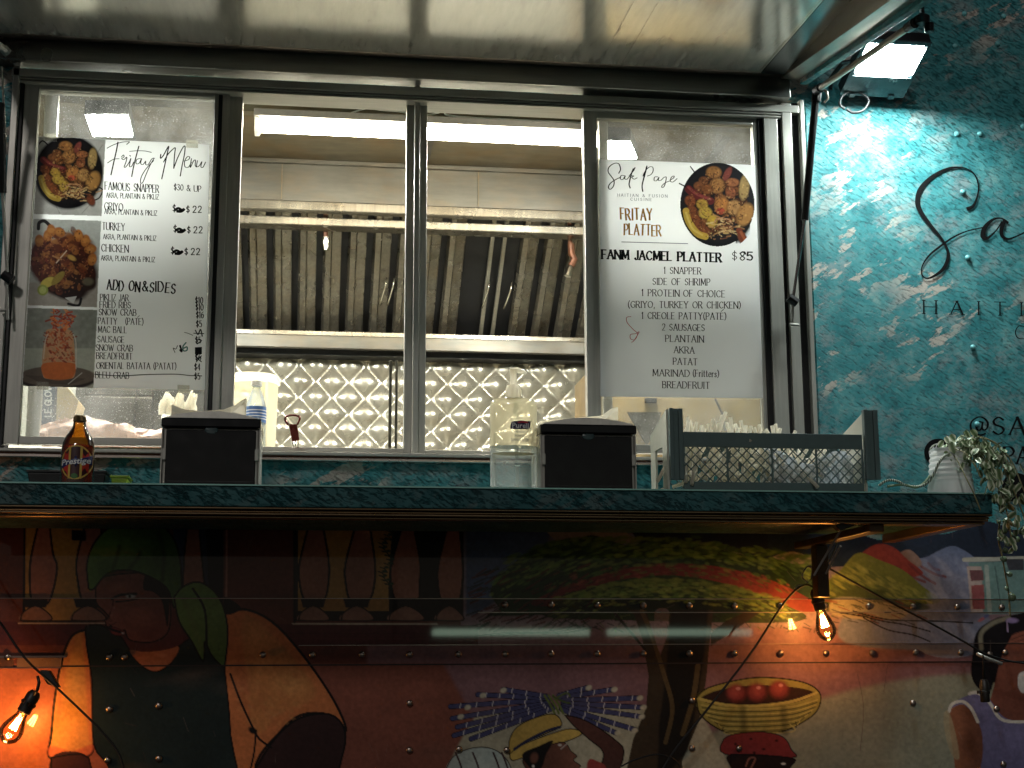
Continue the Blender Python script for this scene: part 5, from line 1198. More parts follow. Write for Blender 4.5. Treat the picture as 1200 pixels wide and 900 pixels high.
for j in range(5):
    t = j/4; w_ = .0068*math.sin(math.pi*(.12+.8*t))**.8 if j < 4 else .0006
    for i in range(3): vs.append(((i-1)*w_, t*L_, .0022*abs(i-1)-.005*t*t))
lm.from_pydata(vs, [], [(j*3+i, j*3+i+1, j*3+i+4, j*3+i+3) for j in range(4) for i in range(2)]); lm.materials.append(a.m); lm.shade_smooth()
M_stem = plain('plant_stem', (120,116,80), .6)
rl = random.Random(21)
vines = [[(1113,528,0),(1135,518,-.02),(1160,525,-.04),(1175,545,-.06),(1190,580,-.08),(1206,620,-.08)],
 [(1113,528,0),(1130,522,-.03),(1150,530,-.06),(1165,560,-.08),(1180,600,-.10),(1186,640,-.10)],
 [(1113,528,.01),(1140,514,.0),(1165,518,-.01),(1185,540,-.02),(1200,575,-.03),(1215,610,-.03)],
 [(1113,528,-.01),(1122,540,-.05),(1132,560,-.08),(1141,578,-.095),(1149,598,-.10)],
 [(1113,528,.02),(1130,516,.02),(1150,512,.02),(1172,526,.01),(1188,555,.0)],
 [(1115,526,0),(1140,526,-.05),(1158,545,-.07),(1170,570,-.09),(1176,600,-.10)],
 [(1115,526,-.02),(1130,530,-.06),(1142,545,-.07),(1150,560,-.08)]]
nl = 0
for vi, vn in enumerate(vines):
    P = [at(p[0], p[1], yp+p[2]) for p in smooth([(a_, b_, c_) for a_, b_, c_ in vn], False, 8)] if False else None
    Q = smooth([tuple(at(a_, b_, yp+c_)) for a_, b_, c_ in vn], False, 7); P = [Vector(q) for q in Q]
    part(MB().tube(P, .0013, 5), 'stem', M_stem, pt_, smooth=True)
    dens = 5 if vi in (0,1,2,4,5) else 3
    for i in range(2, len(P)):
        for _ in range(dens if i < len(P)*.75 else 2):
            if nl >= 285: break
            o = bpy.data.objects.new('leaf', lm); C.objects.link(o); o.parent = pt_
            sp_ = .014*(1-.5*i/len(P)) if dens == 5 else .003
            p = P[i]+Vector((rl.gauss(0,sp_), rl.gauss(0,sp_), rl.gauss(0,sp_*.8))); o.location = p-wl(pt_)
            o.rotation_euler = (rl.uniform(-1.9,-.2), rl.uniform(-.7,.7), rl.uniform(-3.1,3.1)); s_ = rl.uniform(.6,1.05)*(1 if vi != 3 else .75); o.scale = (s_*rl.uniform(.7,1.25),s_*rl.uniform(.75,1.2),s_); nl += 1
# round-leaf strand hanging past the counter edge
HV = [(1172,610),(1170,630),(1174,650),(1178,672),(1182,695),(1184,722)]
hv = [Vector(q) for q in smooth([tuple(at(a_, b_, -.44)) for a_, b_ in HV], False, 6)]
part(MB().tube(hv, .0016, 5), 'stem', M_stem, pt_, smooth=True)
rm = MB(); rm.lathe([(0,-.0006),(.0075,-.0004),(.0078,.0004),(0,.0008)], (0,0,0), 12); ro = rm.build('round_leaf', plain('round_leaf_green', (96,112,84), .4)); rme = ro.data; bpy.data.objects.remove(ro); rme.shade_smooth()
for k, (px, py) in enumerate([(1180,611),(1190,614),(1177,622),(1187,627),(1197,622),(1171,632),(1181,637),(1192,632),(1178,645),(1183,673),(1176,655),(1170,612),(1180,690),(1186,700)]):
    o = bpy.data.objects.new('round_leaf', rme); C.objects.link(o); o.parent = pt_; o.location = at(px, py, -.445)-wl(pt_); o.rotation_euler = (R(90)+rl.uniform(-.7,.7), rl.uniform(-.7,.7), rl.uniform(-.5,.5)); s_ = rl.uniform(.6,1); o.scale = (s_,)*3
# cord lying on the counter
mb = MB(); cp = [at(1030,569,-.40), at(1040,563,-.41), at(1052,564,-.42), at(1062,569,-.42), at(1078,570,-.42), at(1088,565,-.43), at(1094,556,-.44), at(1100,543,-.445), at(1106,535,-.44), at(1112,532,-.43)]
cpts = [Vector(q) for q in smooth([tuple(p) for p in cp], False, 10)]
a = NM('twisted_cord'); wv = a.n('TexWave', Scale=95.0, Distortion=1.0); a.l(a.coord(), wv.inputs['Vector']); a.set(Base_Color=a.ramp(wv.outputs['Fac'], [(.35, srgb((50,56,48))), (.6, srgb((190,196,178)))]), Roughness=.7)
top(mb.tube(cpts, .0024, 7), 'twisted_cord', a.m, 'thin black and white twisted cord curling round the white pot', 'cord', org=cp[0], smooth=True)
cp = [at(1040,570,-.42), at(1058,568,-.42), at(1075,571,-.42), at(1088,560,-.40), at(1096,547,-.385)]
top(MB().tube([Vector(q) for q in smooth([tuple(p) for p in cp], False, 8)], .0022, 7), 'green_cord', plain('green_cord', (110,128,96), .7), 'pale green cord lying on the counter between the crate and the pot', 'cord', org=cp[0], smooth=True)
# small tubs at the back of the counter behind the beer bottle
M_tub = plain('tub_plastic', (28,30,30), .3)
for px0, px1, lab_, mt in ((32,124,'low dark food tray behind the beer bottle', M_tub),(130,150,'small lime green tub behind the napkin dispenser', plain('lime_plastic', (130,160,40), .4))):
    Yt = -.12; a_, b_ = X(px0,556,Yt), X(px1,556,Yt); zt_ = Z((px0+px1)/2, 551 if px0 < 100 else 557, Yt)
    t_ = empty('food_tray' if px0 < 100 else 'plastic_tub', ((a_+b_)/2, Yt+.03, zc_), lab_, 'tray' if px0 < 100 else 'tub')
    part(MB().hexa([(a_+.01,Yt+.004,zc_),(b_-.01,Yt+.004,zc_),(b_-.01,Yt+.06,zc_),(a_+.01,Yt+.06,zc_)], [(a_,Yt,zt_-.005),(b_,Yt,zt_-.005),(b_,Yt+.065,zt_-.005),(a_,Yt+.065,zt_-.005)]), 'body', mt, t_, bevel=.002)
    part(MB().box(a_-.002, b_+.002, Yt-.002, Yt+.067, zt_-.0049, zt_), 'rim', mt, t_, bevel=.0015)

# ================================================================== FLOOD LIGHT
zc0 = Z(1018, 123, 0); al = R(20)
def face_pt(px, py):      # point of the tilted lamp face seen at px,py
    d = ray(px, py); nrm = Vector((0, math.sin(al), math.cos(al))); t = (Vector((0,0,zc0))-CAM).dot(nrm)/d.dot(nrm); return CAM+d*t
nrm = Vector((0, math.sin(al), math.cos(al)))
xl, xr_ = face_pt(984,112).x, face_pt(1060,112).x
va, vb = face_pt(1020,113), face_pt(1045,48)
def fp(x, t, h): return Vector((x, va.y+(vb.y-va.y)*t, va.z+(vb.z-va.z)*t))+nrm*h
fl = empty('flood_light', fp((xl+xr_)/2, .5, .03), 'lit LED flood lamp bracketed to the teal wall beside the raised hatch', 'flood light')
xm0, xm1 = xl+.008, xr_-.006; e0, e1 = .36, .94
# case with bezel around the lens
part(MB().hexa([fp(xl,0,.004), fp(xr_,0,.004), fp(xr_,1,.004), fp(xl,1,.004)], [fp(xl,0,.030), fp(xr_,0,.030), fp(xr_,1,.030), fp(xl,1,.030)]), 'case', M_blackm, fl, bevel=.003)
def slab(x0, x1, t0, t1, h0, h1, name, mat, **k): return part(MB().hexa([fp(x0,t0,h0), fp(x1,t0,h0), fp(x1,t1,h0), fp(x0,t1,h0)], [fp(x0,t0,h1), fp(x1,t0,h1), fp(x1,t1,h1), fp(x0,t1,h1)]), name, mat, fl, **k)
M_bez = plain('lamp_bezel', (58,74,78), .3)
slab(xl, xr_, 0, e0, 0, .0035, 'bezel', M_bez); slab(xl, xr_, e1, 1, 0, .0035, 'bezel', M_bez)
slab(xl, xm0, e0, e1, 0, .0035, 'bezel', M_bez); slab(xm1, xr_, e0, e1, 0, .0035, 'bezel', M_bez)
rc = .016; Pn = []
for (cx_, cz_, a0_) in ((xm0+rc, 0, 180), (xm1-rc, 0, 270), (xm1-rc, 1, 0), (xm0+rc, 1, 90)):
    for k in range(5):
        an = R(a0_+k*22.5); tl_ = (vb-va).length; t = (e0 if cz_ == 0 else e1)+(rc/tl_ if cz_ == 0 else -rc/tl_)+math.sin(an)*rc/tl_; Pn.append(fp(cx_+rc*math.cos(an), t, .0032))
part(MB().prism(Pn, nrm*.0005), 'lens', M_flood, fl)
def lamp_word(txt, x0, x1, t, h, mat):
    cu = bpy.data.curves.new('word', 'FONT'); cu.body = txt; cu.size = 1; cu.fill_mode = 'FRONT'; cu.resolution_u = 2
    o = bpy.data.objects.new('word', cu); C.objects.link(o); dg = bpy.context.evaluated_depsgraph_get(); me = bpy.data.meshes.new_from_object(o.evaluated_get(dg)); bpy.data.objects.remove(o)
    xs = [v.co.x for v in me.vertices]; mn, mx_ = min(xs), max(xs)
    for v in me.vertices: v.co = fp(x0+(x1-x0)*(v.co.x-mn)/(mx_-mn), t+v.co.y*h, -.0006)-wl(fl)
    me.materials.append(mat); q_ = bpy.data.objects.new('printed_words', me); C.objects.link(q_); q_.parent = fl; WL[q_.name] = wl(fl)
lamp_word('LED', xl+.045, xl+.078, .13, .16, M_greyink); lamp_word('IP66', xl+.094, xl+.112, .29, .07, M_whiteink)
slab(xl+.02, xl+.032, -.01, .05, -.004, .01, 'frame_clip', M_bez); slab(xr_-.036, xr_-.024, -.01, .05, -.004, .01, 'frame_clip', M_bez)
part(MB().tube([fp(xl+.01,.5,.02), fp(xl-.012,.4,.03), fp(xl-.012,.0,.05), Vector((xl-.012,-.002,zc0+.03))], .005, 6), 'bracket', M_blackm, fl)
part(MB().tube([fp(xr_-.01,.5,.02), fp(xr_+.012,.4,.03), fp(xr_+.012,.0,.05), Vector((xr_+.012,-.002,zc0+.03))], .005, 6), 'bracket', M_blackm, fl)
cw = [(992,128),(1000,132),(1012,129),(1018,118),(1010,110),(998,108),(988,112),(984,122),(990,128)]
part(MB().tube([Vector(q) for q in smooth([tuple(at(a_, b_, -.035)) for a_, b_ in cw], False, 6)], .003, 6), 'cable', M_rubber, fl, smooth=True)

# ================================================================== MENU BOARDS
YM = ys-.0035
def board(q, name, label, org):
    e = empty(name, org, label, 'menu board'); part(MB().prism([at(*p, YM) for p in q], (0,.0025,0)), 'sheet', M_sign, e); return e
LS = [(45,160),(245.5,169),(240,457),(25.5,452)]
m1 = board(LS, 'fritay_menu', 'white fritay menu board with three food photos, taped inside the wide framed pane', at(135,455,YM))
m1.name = 'menu_board'; WL['menu_board'] = Vector(m1.location)
YI = YM-.0006
M_tape = glass('clear_tape', (.95,.94,.88), 0, .9, .22, (.9,.88,.8), .08)
for e_, pts in ((m1, ((60,161),(225,168.5),(50,452),(215,456))),): 
    for px, py in pts: part(MB().prism([at(px-7,py-5,YI-.0008), at(px+7,py-4.4,YI-.0008), at(px+7,py+5,YI-.0008), at(px-7,py+4.4,YI-.0008)], (0,.0003,0)), 'tape', M_tape, e_)
def lx(y): return 45+(25.5-45)*(y-160)/(452-160)      # left edge of the sheet at row y
def photo(x0, y0, x1, y1, paint, res, par, label, sk=1, sheet=True):
    c_ = Canvas(x0-6, y0-4, x1+4, y1+4, res); paint(c_)
    for i in range(c_.h):
        y = c_.YY[i, 0]; l = (lx(y)+.6) if sheet else x0; r = x1 + (-(y-y0)*.05 if sheet else 0)
        c_.keep[i] = (c_.XX[i] > l) & (c_.XX[i] < r) & (y > y0+(c_.XX[i]-x0)*.03) & (y < y1+(c_.XX[i]-x0)*.03)
    return c_.build('food_photo', M_print, YI, par, label=label)
rf = random.Random(8)
def crumbs(c_, cx, cy, rx, ry, n, pal, s0=.8, s1=2.2, al=.7):
    for _ in range(n):
        an, q_ = rf.uniform(0,6.28), rf.random()**.5; x, y = cx+rx*q_*math.cos(an), cy+ry*q_*math.sin(an)
        c_.blob(x, y, rf.uniform(s0,s1), rf.uniform(s0*.7,s1*.7), rf.choice(pal), al, rf.uniform(0,3), 2.5)
def platter(c_, cx, cy, rx, ry, br=1.0):
    D = lambda c: tuple(min(255, (v*.80+sum(c)/3*.20)*br*.93) for v in c)
    c_.blob(cx, cy, rx, ry, D((22,22,28)), 1, .1, 12); c_.blob(cx-1, cy-1, rx*.93, ry*.93, D((34,32,38)), 1, .1, 6)
    sx, sy = rx/42, ry/48
    def B(x, y, a, b, col, rot=0, n=6):      # one piece of food with flecks
        X_, Y_ = cx+x*sx, cy+y*sy; c_.blob(X_, Y_+1, a*sx*1.12, b*sy*1.12, D((40,18,10)), .8, rot, 3); c_.blob(X_, Y_, a*sx, b*sy, D(col), 1, rot, 3)
        for _ in range(n): 
            q_ = rf.uniform(.65,1.35); c_.blob(X_+rf.uniform(-.7,.7)*a*sx, Y_+rf.uniform(-.7,.7)*b*sy, rf.uniform(.8,2.4)*sx, rf.uniform(.6,1.6)*sy, D(tuple(min(255, v*q_) for v in col)), .6, rf.uniform(0,3), 3)
    for k in range(60):
        an, q_ = rf.uniform(0,6.28), rf.random()**.5*.74; B(math.cos(an)*42*q_, math.sin(an)*46*q_, rf.uniform(3,6), rf.uniform(2,5), rf.choice([(120,62,28),(150,84,36),(92,44,24),(170,104,48)]), rf.uniform(0,3), 4)
    B(-4,-38,9,7,(190,122,58),.1,12); B(-16,-28,6,5,(140,78,40)); B(-22,-22,6,5,(150,86,44)); B(12,-36,4,9,(160,70,60),.5); B(0,-22,9,9,(196,130,62),0,16); B(-12,-18,7,6,(150,84,36))
    B(18,-26,8,5,(190,110,60)); B(16,-14,6,7,(170,90,50)); B(32,-20,6,15,(200,160,90),.1,16); B(-26,-14,5,4,(120,50,40))
    c_.stroke([(cx-34*sx,cy-18*sy),(cx-24*sx,cy-10*sy),(cx-8*sx,cy-4*sy)], 9*sx, D((120,34,34))); c_.stroke([(cx-34*sx,cy-20*sy),(cx-24*sx,cy-12*sy),(cx-8*sx,cy-6*sy)], 3*sx, D((190,80,76)), .6)
    for (x, y) in ((-32,-4),(-30,8),(-26,18),(-20,26),(-14,32)): B(x, y, 7, 6, (150,74,36), .8, 8)
    c_.stroke([(cx-37*sx,cy+8*sy),(cx-34*sx,cy+20*sy),(cx-24*sx,cy+34*sy),(cx-14*sx,cy+38*sy)], 8*sx, D((214,170,52))); c_.stroke([(cx-37*sx,cy+10*sy),(cx-30*sx,cy+28*sy),(cx-18*sx,cy+36*sy)], 2.5*sx, D((240,206,96)), .7)
    B(-18,0,7,6,(206,160,50),.4,8); B(-14,10,8,7,(214,172,56),.2,8); B(-6,20,6,8,(220,176,50),.3,6); B(6,2,9,10,(222,140,60),0,18); B(4,8,5,4,(216,80,50)); B(20,4,8,9,(210,150,80),.2,12); B(33,12,9,14,(206,142,66),.4,12)
    for k in range(70): 
        x, y = rf.gauss(12,9), rf.gauss(30,6); c_.stroke([(cx+x*sx,cy+y*sy),(cx+(x+rf.uniform(-8,8))*sx,cy+(y+rf.uniform(-3,3))*sy)], rf.uniform(.9,2.0)*sx, D(rf.choice([(232,184,110),(212,150,84),(240,206,140),(150,84,44)])), .9, sm=False)
    for k in range(9): an = rf.uniform(2.6,6); c_.stroke([(cx+(6+10*math.cos(an))*sx,cy+(24+7*math.sin(an))*sy),(cx+(6+12*math.cos(an+.5))*sx,cy+(24+8*math.sin(an+.5))*sy),(cx+(6+10*math.cos(an+1))*sx,cy+(24+7*math.sin(an+1))*sy)], 1.6*sx, D((222,160,110)))
    B(30,40,5,8,(150,70,40),-.5,6)
    crumbs(c_, cx-1, cy+1, rx*.80, ry*.84, 420, [D(q) for q in ((60,28,16),(36,18,12),(120,60,30),(90,44,22),(226,170,100),(200,130,70),(150,84,44))], .5, 1.5, .6)
    for _ in range(26):
        an, q_ = rf.uniform(0,6.28), rf.random()**.5*.8; x, y = cx+rx*q_*math.cos(an), cy+ry*q_*math.sin(an); c_.stroke([(x,y),(x+rf.uniform(-4,4),y+rf.uniform(-2,4)),(x+rf.uniform(-6,6),y+rf.uniform(0,6))], rf.uniform(.5,1.1), D((44,20,12)), .8)
def ph1(c_):
    c_.fill((176,174,170)); c_.noise(.12, 30, 3)
    for p_ in ([(120,170),(112,182),(100,196)],[(110,235),(96,250)],[(60,230),(70,250)]): c_.stroke(p_, 1, (130,126,124), .6)
    c_.stroke([(58,172),(50,165),(44,172),(42,182),(48,184)], 1.6, (30,28,30)); c_.stroke([(110,218),(120,222),(116,232),(106,236)], 1.6, (40,34,34))
    platter(c_, 80.5, 202, 36.5, 39, .86)
def ph2(c_):
    c_.fill((186,188,184)); c_.noise(.06, 40, 3); c_.poly([(20,330),(125,335),(125,362),(20,362)], (176,168,160), sm=False, soft=4)
    c_.stroke([(45,268),(46,261),(52,259),(58,264)], 4, (26,24,26))
    for x, y, a_, b_, col in ((52,305,17,26,(96,44,34)),(60,325,14,20,(84,36,28)),(84,300,28,26,(92,44,30)),(90,322,24,24,(60,28,24)),(76,336,26,14,(44,24,20)),(100,330,13,9,(52,34,28))): c_.blob(x, y, a_, b_, col, 1, rf.uniform(-.5,.5), 4)
    for k in range(130):
        an, q_ = rf.uniform(0,6.28), rf.random()**.5; x, y = 76+34*q_*math.cos(an), 305+38*q_*math.sin(an)
        c_.blob(x, y, rf.uniform(3,7), rf.uniform(2,4), rf.choice([(120,58,34),(150,92,48),(74,34,26),(98,50,36),(60,26,22),(168,112,60)]), .7, rf.uniform(0,3), 3)
    for x, y in ((100,282),(106,292),(92,276),(70,272),(56,276),(46,282),(108,304),(60,270)): c_.blob(x, y, 7, 5, (166,104,52), 1, rf.uniform(0,3), 4); c_.blob(x, y, 4.5, 3, (190,130,70), .7, 0, 3)
    for k in range(30): c_.blob(rf.uniform(38,60), rf.uniform(290,330), rf.uniform(2,5), 2, rf.choice([(130,60,46),(90,40,34)]), .6, 1.2)
    crumbs(c_, 76, 305, 34, 38, 420, [(40,20,18),(70,32,24),(120,60,40),(160,100,60),(30,18,18),(190,130,84)], .5, 1.6, .6)
    c_.blob(56,331,9,5,(196,176,84),1,-.5,5); c_.blob(68,326,10,4,(150,130,60),1,-.8,5); c_.blob(50,340,6,6,(150,160,80),1,0,5); c_.blob(50,340,4,4,(190,196,120),1,0,5)
    c_.stroke([(66,308),(78,294)], 1.2, (210,190,170)); c_.stroke([(62,300),(72,304)], 2, (170,120,80)); c_.blob(84,302,6,3,(190,150,80),1,.5); c_.blob(103,330,7,5,(110,104,84),1,0,2)
    c_.poly([(76,349),(90,347),(86,356)], (210,208,204), sm=False); c_.stroke([(80,356),(92,358),(95,350)], 3, (24,22,24))
def ph3(c_):
    c_.fill((146,148,140)); c_.noise(.16, 9, 8); c_.poly([(10,408),(130,408),(130,470),(10,470)], (178,180,168), sm=False, soft=2)
    c_.blob(67,444,42,12,(52,42,36),1,0,10); c_.blob(67,441,41,11,(112,98,86),1,0,10)
    for k in range(10): c_.stroke([(30+k*2,440+k),(100-k*2,444+k*.7)], .8, (78,66,58), .7, sm=False)
    c_.stroke([(80,450),(96,437)], 1, (200,196,186)); 
    c_.poly([(54,394),(56,386),(80,386),(86,396),(88,420),(88,438),(82,444),(56,444),(50,438),(50,412)], (196,150,110)); c_.blob(69,436,18,9,(206,116,56),1,0,4)
    c_.poly([(51,426),(87,426),(86,440),(80,444),(58,444),(51,440)], (204,112,54))
    for k in range(150):
        x, y = rf.uniform(54,86), rf.uniform(388,424); c_.stroke([(x,y),(x+rf.uniform(-4,4),y+rf.uniform(-4,4))], rf.uniform(1,2.4), rf.choice([(160,60,36),(200,104,60),(216,150,110),(130,50,34)]), .8, sm=False)
    for k in range(90):
        an, q_ = rf.uniform(0,6.28), rf.random()**.5; x, y = 72+14*q_*math.cos(an), 374+12*q_*math.sin(an); c_.stroke([(x,y),(x+rf.uniform(-5,5),y+rf.uniform(-3,3))], rf.uniform(1.2,2.4), rf.choice([(224,120,60),(190,70,44),(232,150,90),(150,60,40)]), .9, sm=False)
    c_.stroke([(56,392),(53,400),(51,420)], 1.2, (214,206,190), .7); c_.stroke([(86,392),(89,402),(89,432)], 1.2, (224,214,196), .7)
photo(40, 160, 123.5, 250.5, ph1, 2.2, m1, 'round black pan of fried food on marble')
photo(36, 256, 118.5, 357.5, ph2, 2.2, m1, 'whole fried fish platter with lime')
photo(30, 360.5, 114, 452, ph3, 2.2, m1, 'jar of pickled slaw on a round wooden board')
I = Ink(YI)
# title script, traced stroke by stroke
def tz(pts, ox=110, oy=155, k=1200/140): return [(ox+a_/k, oy+b_/k) for a_, b_ in pts]
for pts, w in (([(132,160),(200,125),(280,100),(340,95),(356,98),(330,122)],1.1),([(242,100),(225,190),(200,300),(178,400),(172,428)],1.5),([(138,308),(180,280),(215,268),(255,266)],1.1),
    ([(276,248),(298,228),(302,250),(280,262),(300,275),(330,250),(322,300),(305,345),(318,350),(350,310),(372,262)],1.1),([(372,262),(362,310),(358,345),(380,340),(400,300)],1.1),([(360,232),(368,240)],1.2),
    ([(452,140),(430,220),(400,340),(380,445)],1.4),([(358,192),(430,186),(510,188),(578,202)],1.1),([(470,262),(430,275),(425,315),(455,310),(480,262),(470,310),(492,325),(520,290)],1.1),
    ([(520,290),(522,325),(548,322),(580,270),(606,258)],1.1),([(606,262),(570,320),(530,410),(490,505),(468,500),(480,440),(530,360),(600,285)],1.1),
    ([(672,222),(670,262),(700,230),(735,165),(752,142),(740,200),(712,330),(682,468)],1.4),([(700,300),(745,220),(800,165),(818,160),(810,230),(802,362)],1.3),([(802,362),(840,260),(890,160),(915,140),(910,220),(885,340),(868,440)],1.3),
    ([(905,290),(950,275),(962,250),(940,245),(912,290),(915,345),(950,350),(980,300)],1.1),([(980,265),(968,355),(1000,290),(1020,280),(1018,330),(1030,350)],1.1),([(1040,285),(1032,345),(1060,335),(1085,295),(1075,345),(1095,352),(1122,300)],1.1)):
    I.pen(tz(pts), w, w*.62)
def T(I, txt, x0, y0, x1, y1, h, th=1.0, tn=.45, **k): I.text(txt, x0, y0, x1, y1, h, th, tn, **k)
T(I,'FAMOUS',123,222,152,224,9.0,1.15,.4); T(I,'SNAPPER',157,224,186,226,9.0,1.15,.4)
T(I,'$30 & UP',204,222.5,235.5,225,7,1.0,.4)
for (y, x0, x1) in ((231.5,124.5,186),(250.5,122.5,184),(280,121,183),(305,118.5,181.5)): T(I,'AKRA, PLANTAIN & PIKLIZ',x0,y,x1,y+2.2,5.8,.75,.55,gap=.2)
T(I,'GRIYO',122.5,246,144,247.5,9,1.1,.4); T(I,'TURKEY',120,269,146,270.5,8.6,1.1,.4); T(I,'CHICKEN',119,294.5,150.5,296,8.6,1.1,.4)
I.build('menu_lettering', M_ink, m1)
I = Ink(YI-.0003)
for x, y in ((208,246),(209,270),(206,295.5)):
    T(I,'$',x-5.5,y+2,x-2,y+2,8,1.1,.9); I.pen([(x-3,y),(x+1,y-2),(x+5,y),(x+8,y-1),(x+4,y+2),(x-1,y+1.5),(x+6,y+1)], 3.2, 2.8); T(I,'22',x+18,y+3,x+28,y+3,7.4,1.2,1.0,gap=.35)
    T(I,'$',x+10.5,y+3,x+14,y+3,7.5,1.1,.9)
I.text('ADD ON',125.5,339,163.5,342,11.5,1.9,.8,gap=.32,jig=.06,slant=.05); I.text('&SIDES',167,341,205,343.5,11.5,1.9,.8,gap=.3,jig=.08,slant=.05)
I.build('brush_lettering', M_ink, m1)
I = Ink(YI)
for i, (tx, x0, x1, y) in enumerate((('PIKLIZ JAR',117.5,150.5,352),('FRIED RIBS',117,153,360.5),('SNOW CRAB',116,159.5,369.2),('PATTY',115,137,379.5),('(PATÉ)',147,168,380),('MAC BALL',115,148.5,389.5),('SAUSAGE',114.5,145.5,401),('SNOW CRAB',112.5,155.5,411),('BREADFRUIT',113,155,420.5),('ORIENTAL BATATA (PATAT)',113,206.5,432),('BLEU CRAB',112,151,443))):
    tx2 = tx.replace('É', 'E'); T(I, tx2, x0, y, x1, y+.8, 7.4, 1.0, .38, gap=.2)
    if 'É' in tx: I.pen([(161,372),(163.5,369.8)], .6, .6)
for p_, x, y in (('$10',229,355.5),('$10',229.5,363.5),('$16',230,372.5),('$5',230,383),('$4',228,433.5),('$5',228,444.5),('$5',229,402),('$6',229,422)): T(I, p_, x, y, x+(8.6 if len(p_) > 2 else 6.4), y+.3, 7.4, 1.1, .5)
I.build('menu_lettering', M_ink, m1)
I = Ink(YI-.0003)
I.pen([(111,438.5),(140,440.5),(170,439),(205,438.5),(222,440),(236.5,440.5)], 1.1, 1.0)
for k in range(5): I.pen([(229,408+k*1.6),(236,407.6+k*1.6)], 2.0, 2.0)
I.pen([(231,415),(235,411)], 3, 3); I.pen([(229,387),(232,392),(235,386),(237,394)], 1.4, 1.2); I.pen([(227,390.5),(239,391)], 1.0, 1); I.pen([(230,398),(236,399),(231,403)], 1.5, 1.2); I.pen([(229,418),(236,424)], 1.2, 1); I.pen([(236,417),(230,424)], 1.2, 1)
I.pen([(211,405),(213,412),(211,410)], 2.2, 2); I.pen([(208,405),(206,409),(203,408),(205,413)], .8, .8); I.pen([(216,389.5),(220,390.5),(226,393)], .8, .6)
I.build('marker_scribble', M_ink, m1)
I = Ink(YI-.0004); I.pen([(218,401.5),(214.5,406),(215,411),(219,410.5),(219,406.5),(215.5,408)], 1.6, 1.4); I.build('marker_scribble', M_greenink, m1)

RS = [(702,186.5),(885,193.5),(894.5,466.5),(704,464.5)]
m2 = board(RS, 'menu_board', 'bluish white platter board with one round food photo and a centred list', at(800,466,YM))
def ph4(c_):
    c_.fill((232,234,237)); platter(c_, 840.5, 239.5, 41.5, 47.5, 1.02); c_.stroke([(809,195),(815,202)], 1.6, (30,28,30)); c_.stroke([(796,215),(803,219)], 1.8, (30,28,30)); c_.blob(882,256,1.5,1.5,(220,220,220))
    c_.stroke([(866,270),(872,282)], 7, (130,64,40)); c_.stroke([(868,272),(873,281)], 3, (180,100,64), .8)
c_ = Canvas(794, 188, 884.5, 290, 2.2); ph4(c_)
dd = ((c_.XX-840.5)/43.5)**2+((c_.YY-239.5)/49)**2; c_.keep = (dd < 1.0) | ((c_.XX > 862) & (c_.XX < 879) & (c_.YY > 262) & (c_.YY < 285) & (dd < 1.25))
c_.build('food_photo', M_print, YI, m2, label='round black pan of mixed fried food')
I = Ink(YI)
I.pen([(809,195),(814,202)], 1.3, 1.3); I.pen([(796,215),(803,218.5)], 1.6, 1.4)
def tk(pts): return tz(pts, 700, 180, 900/110)
for pts, w in (([(205,188),(222,150),(205,98),(160,95),(112,130),(104,175),(135,220),(160,260),(155,310),(125,342),(106,325),(120,290),(165,255),(225,225)],1.3),
    ([(262,212),(230,210),(220,240),(245,248),(268,212),(262,240),(285,245),(310,215)],1.1),([(345,145),(325,200),(308,270),(305,300),(315,330)],1.5),([(305,215),(335,175),(362,132),(350,160),(320,205),(350,215),(330,225),(352,245),(382,232)],1.1),
    ([(475,120),(455,200),(432,290),(430,330),(435,362)],1.6),([(438,215),(465,160),(500,128),(530,130),(535,165),(515,200),(480,215)],1.1),([(580,222),(550,225),(545,258),(570,258),(592,225),(585,255),(610,255),(635,230)],1.1),
    ([(640,228),(660,225),(655,270),(640,315),(620,325),(622,305),(660,275),(700,262)],1.1),([(695,255),(730,235),(735,215),(712,225),(700,262),(725,272),(765,240)],1.1)):
    I.pen(tk(pts), w, w*.6)
T(I,'FANM JACMEL PLATTER',705.5,303,845,307,10.2,2.5,1.15,serif=1.3,gap=.24)
T(I,'$',858,304.5,863.5,304.8,10,1.0,.6); T(I,'8',867,305,873,305,10,1.3,1.1); T(I,'5',875,304.8,882,305,9.4,2.0,1.4); I.pen([(867,297),(872,295),(874,298)], 1.4, 1.2)
ls = [('1 SNAPPER',778,821.5,320.5),('SIDE OF SHRIMP',765,832,333.5),('1 PROTEIN',752,796,346.6),('OF CHOICE',801,849.5,347.4),('(GRIYO, TURKEY OR CHICKEN)',736,868,360.5),('1 CREOLE PATTY(PATE)',752,851,373.5),('2 SAUSAGES',776,825.5,387),('PLANTAIN',780,824.5,400.3),('AKRA',790,813.5,413.5),('PATAT',789,817,427),('MARINAD',765,808,440.5),('(Fritters)',812,842.5,441),('BREADFRUIT',776.5,831.5,454.5)]
for tx, x0, x1, y in ls: T(I, tx, x0, y, x1, y+.9, 7.6, 1.05, .45, serif=.75, gap=.26)
I.pen([(845,365),(848,362.5)], .7, .7)
I.build('menu_lettering', M_ink, m2)
I = Ink(YI); I.text('HAITIAN & FUSION',723.5,230.2,782,231.5,3.4,.5,.35,gap=.6); I.text('CUISINE',739,235,763.5,235.4,3.2,.5,.35,gap=.6); I.pen([(728.5,283.5),(806,285.5)], .8, .8, sm=False); I.build('small_lettering', M_greyink, m2)
I = Ink(YI); I.text('FRITAY',727.5,257,764,258,13,2.0,.9,gap=.3,jig=.05,slant=-.04); I.text('PLATTER',731.5,275,774.5,276.5,12.5,1.9,.8,gap=.25,jig=.05); I.build('gold_lettering', M_gold, m2)
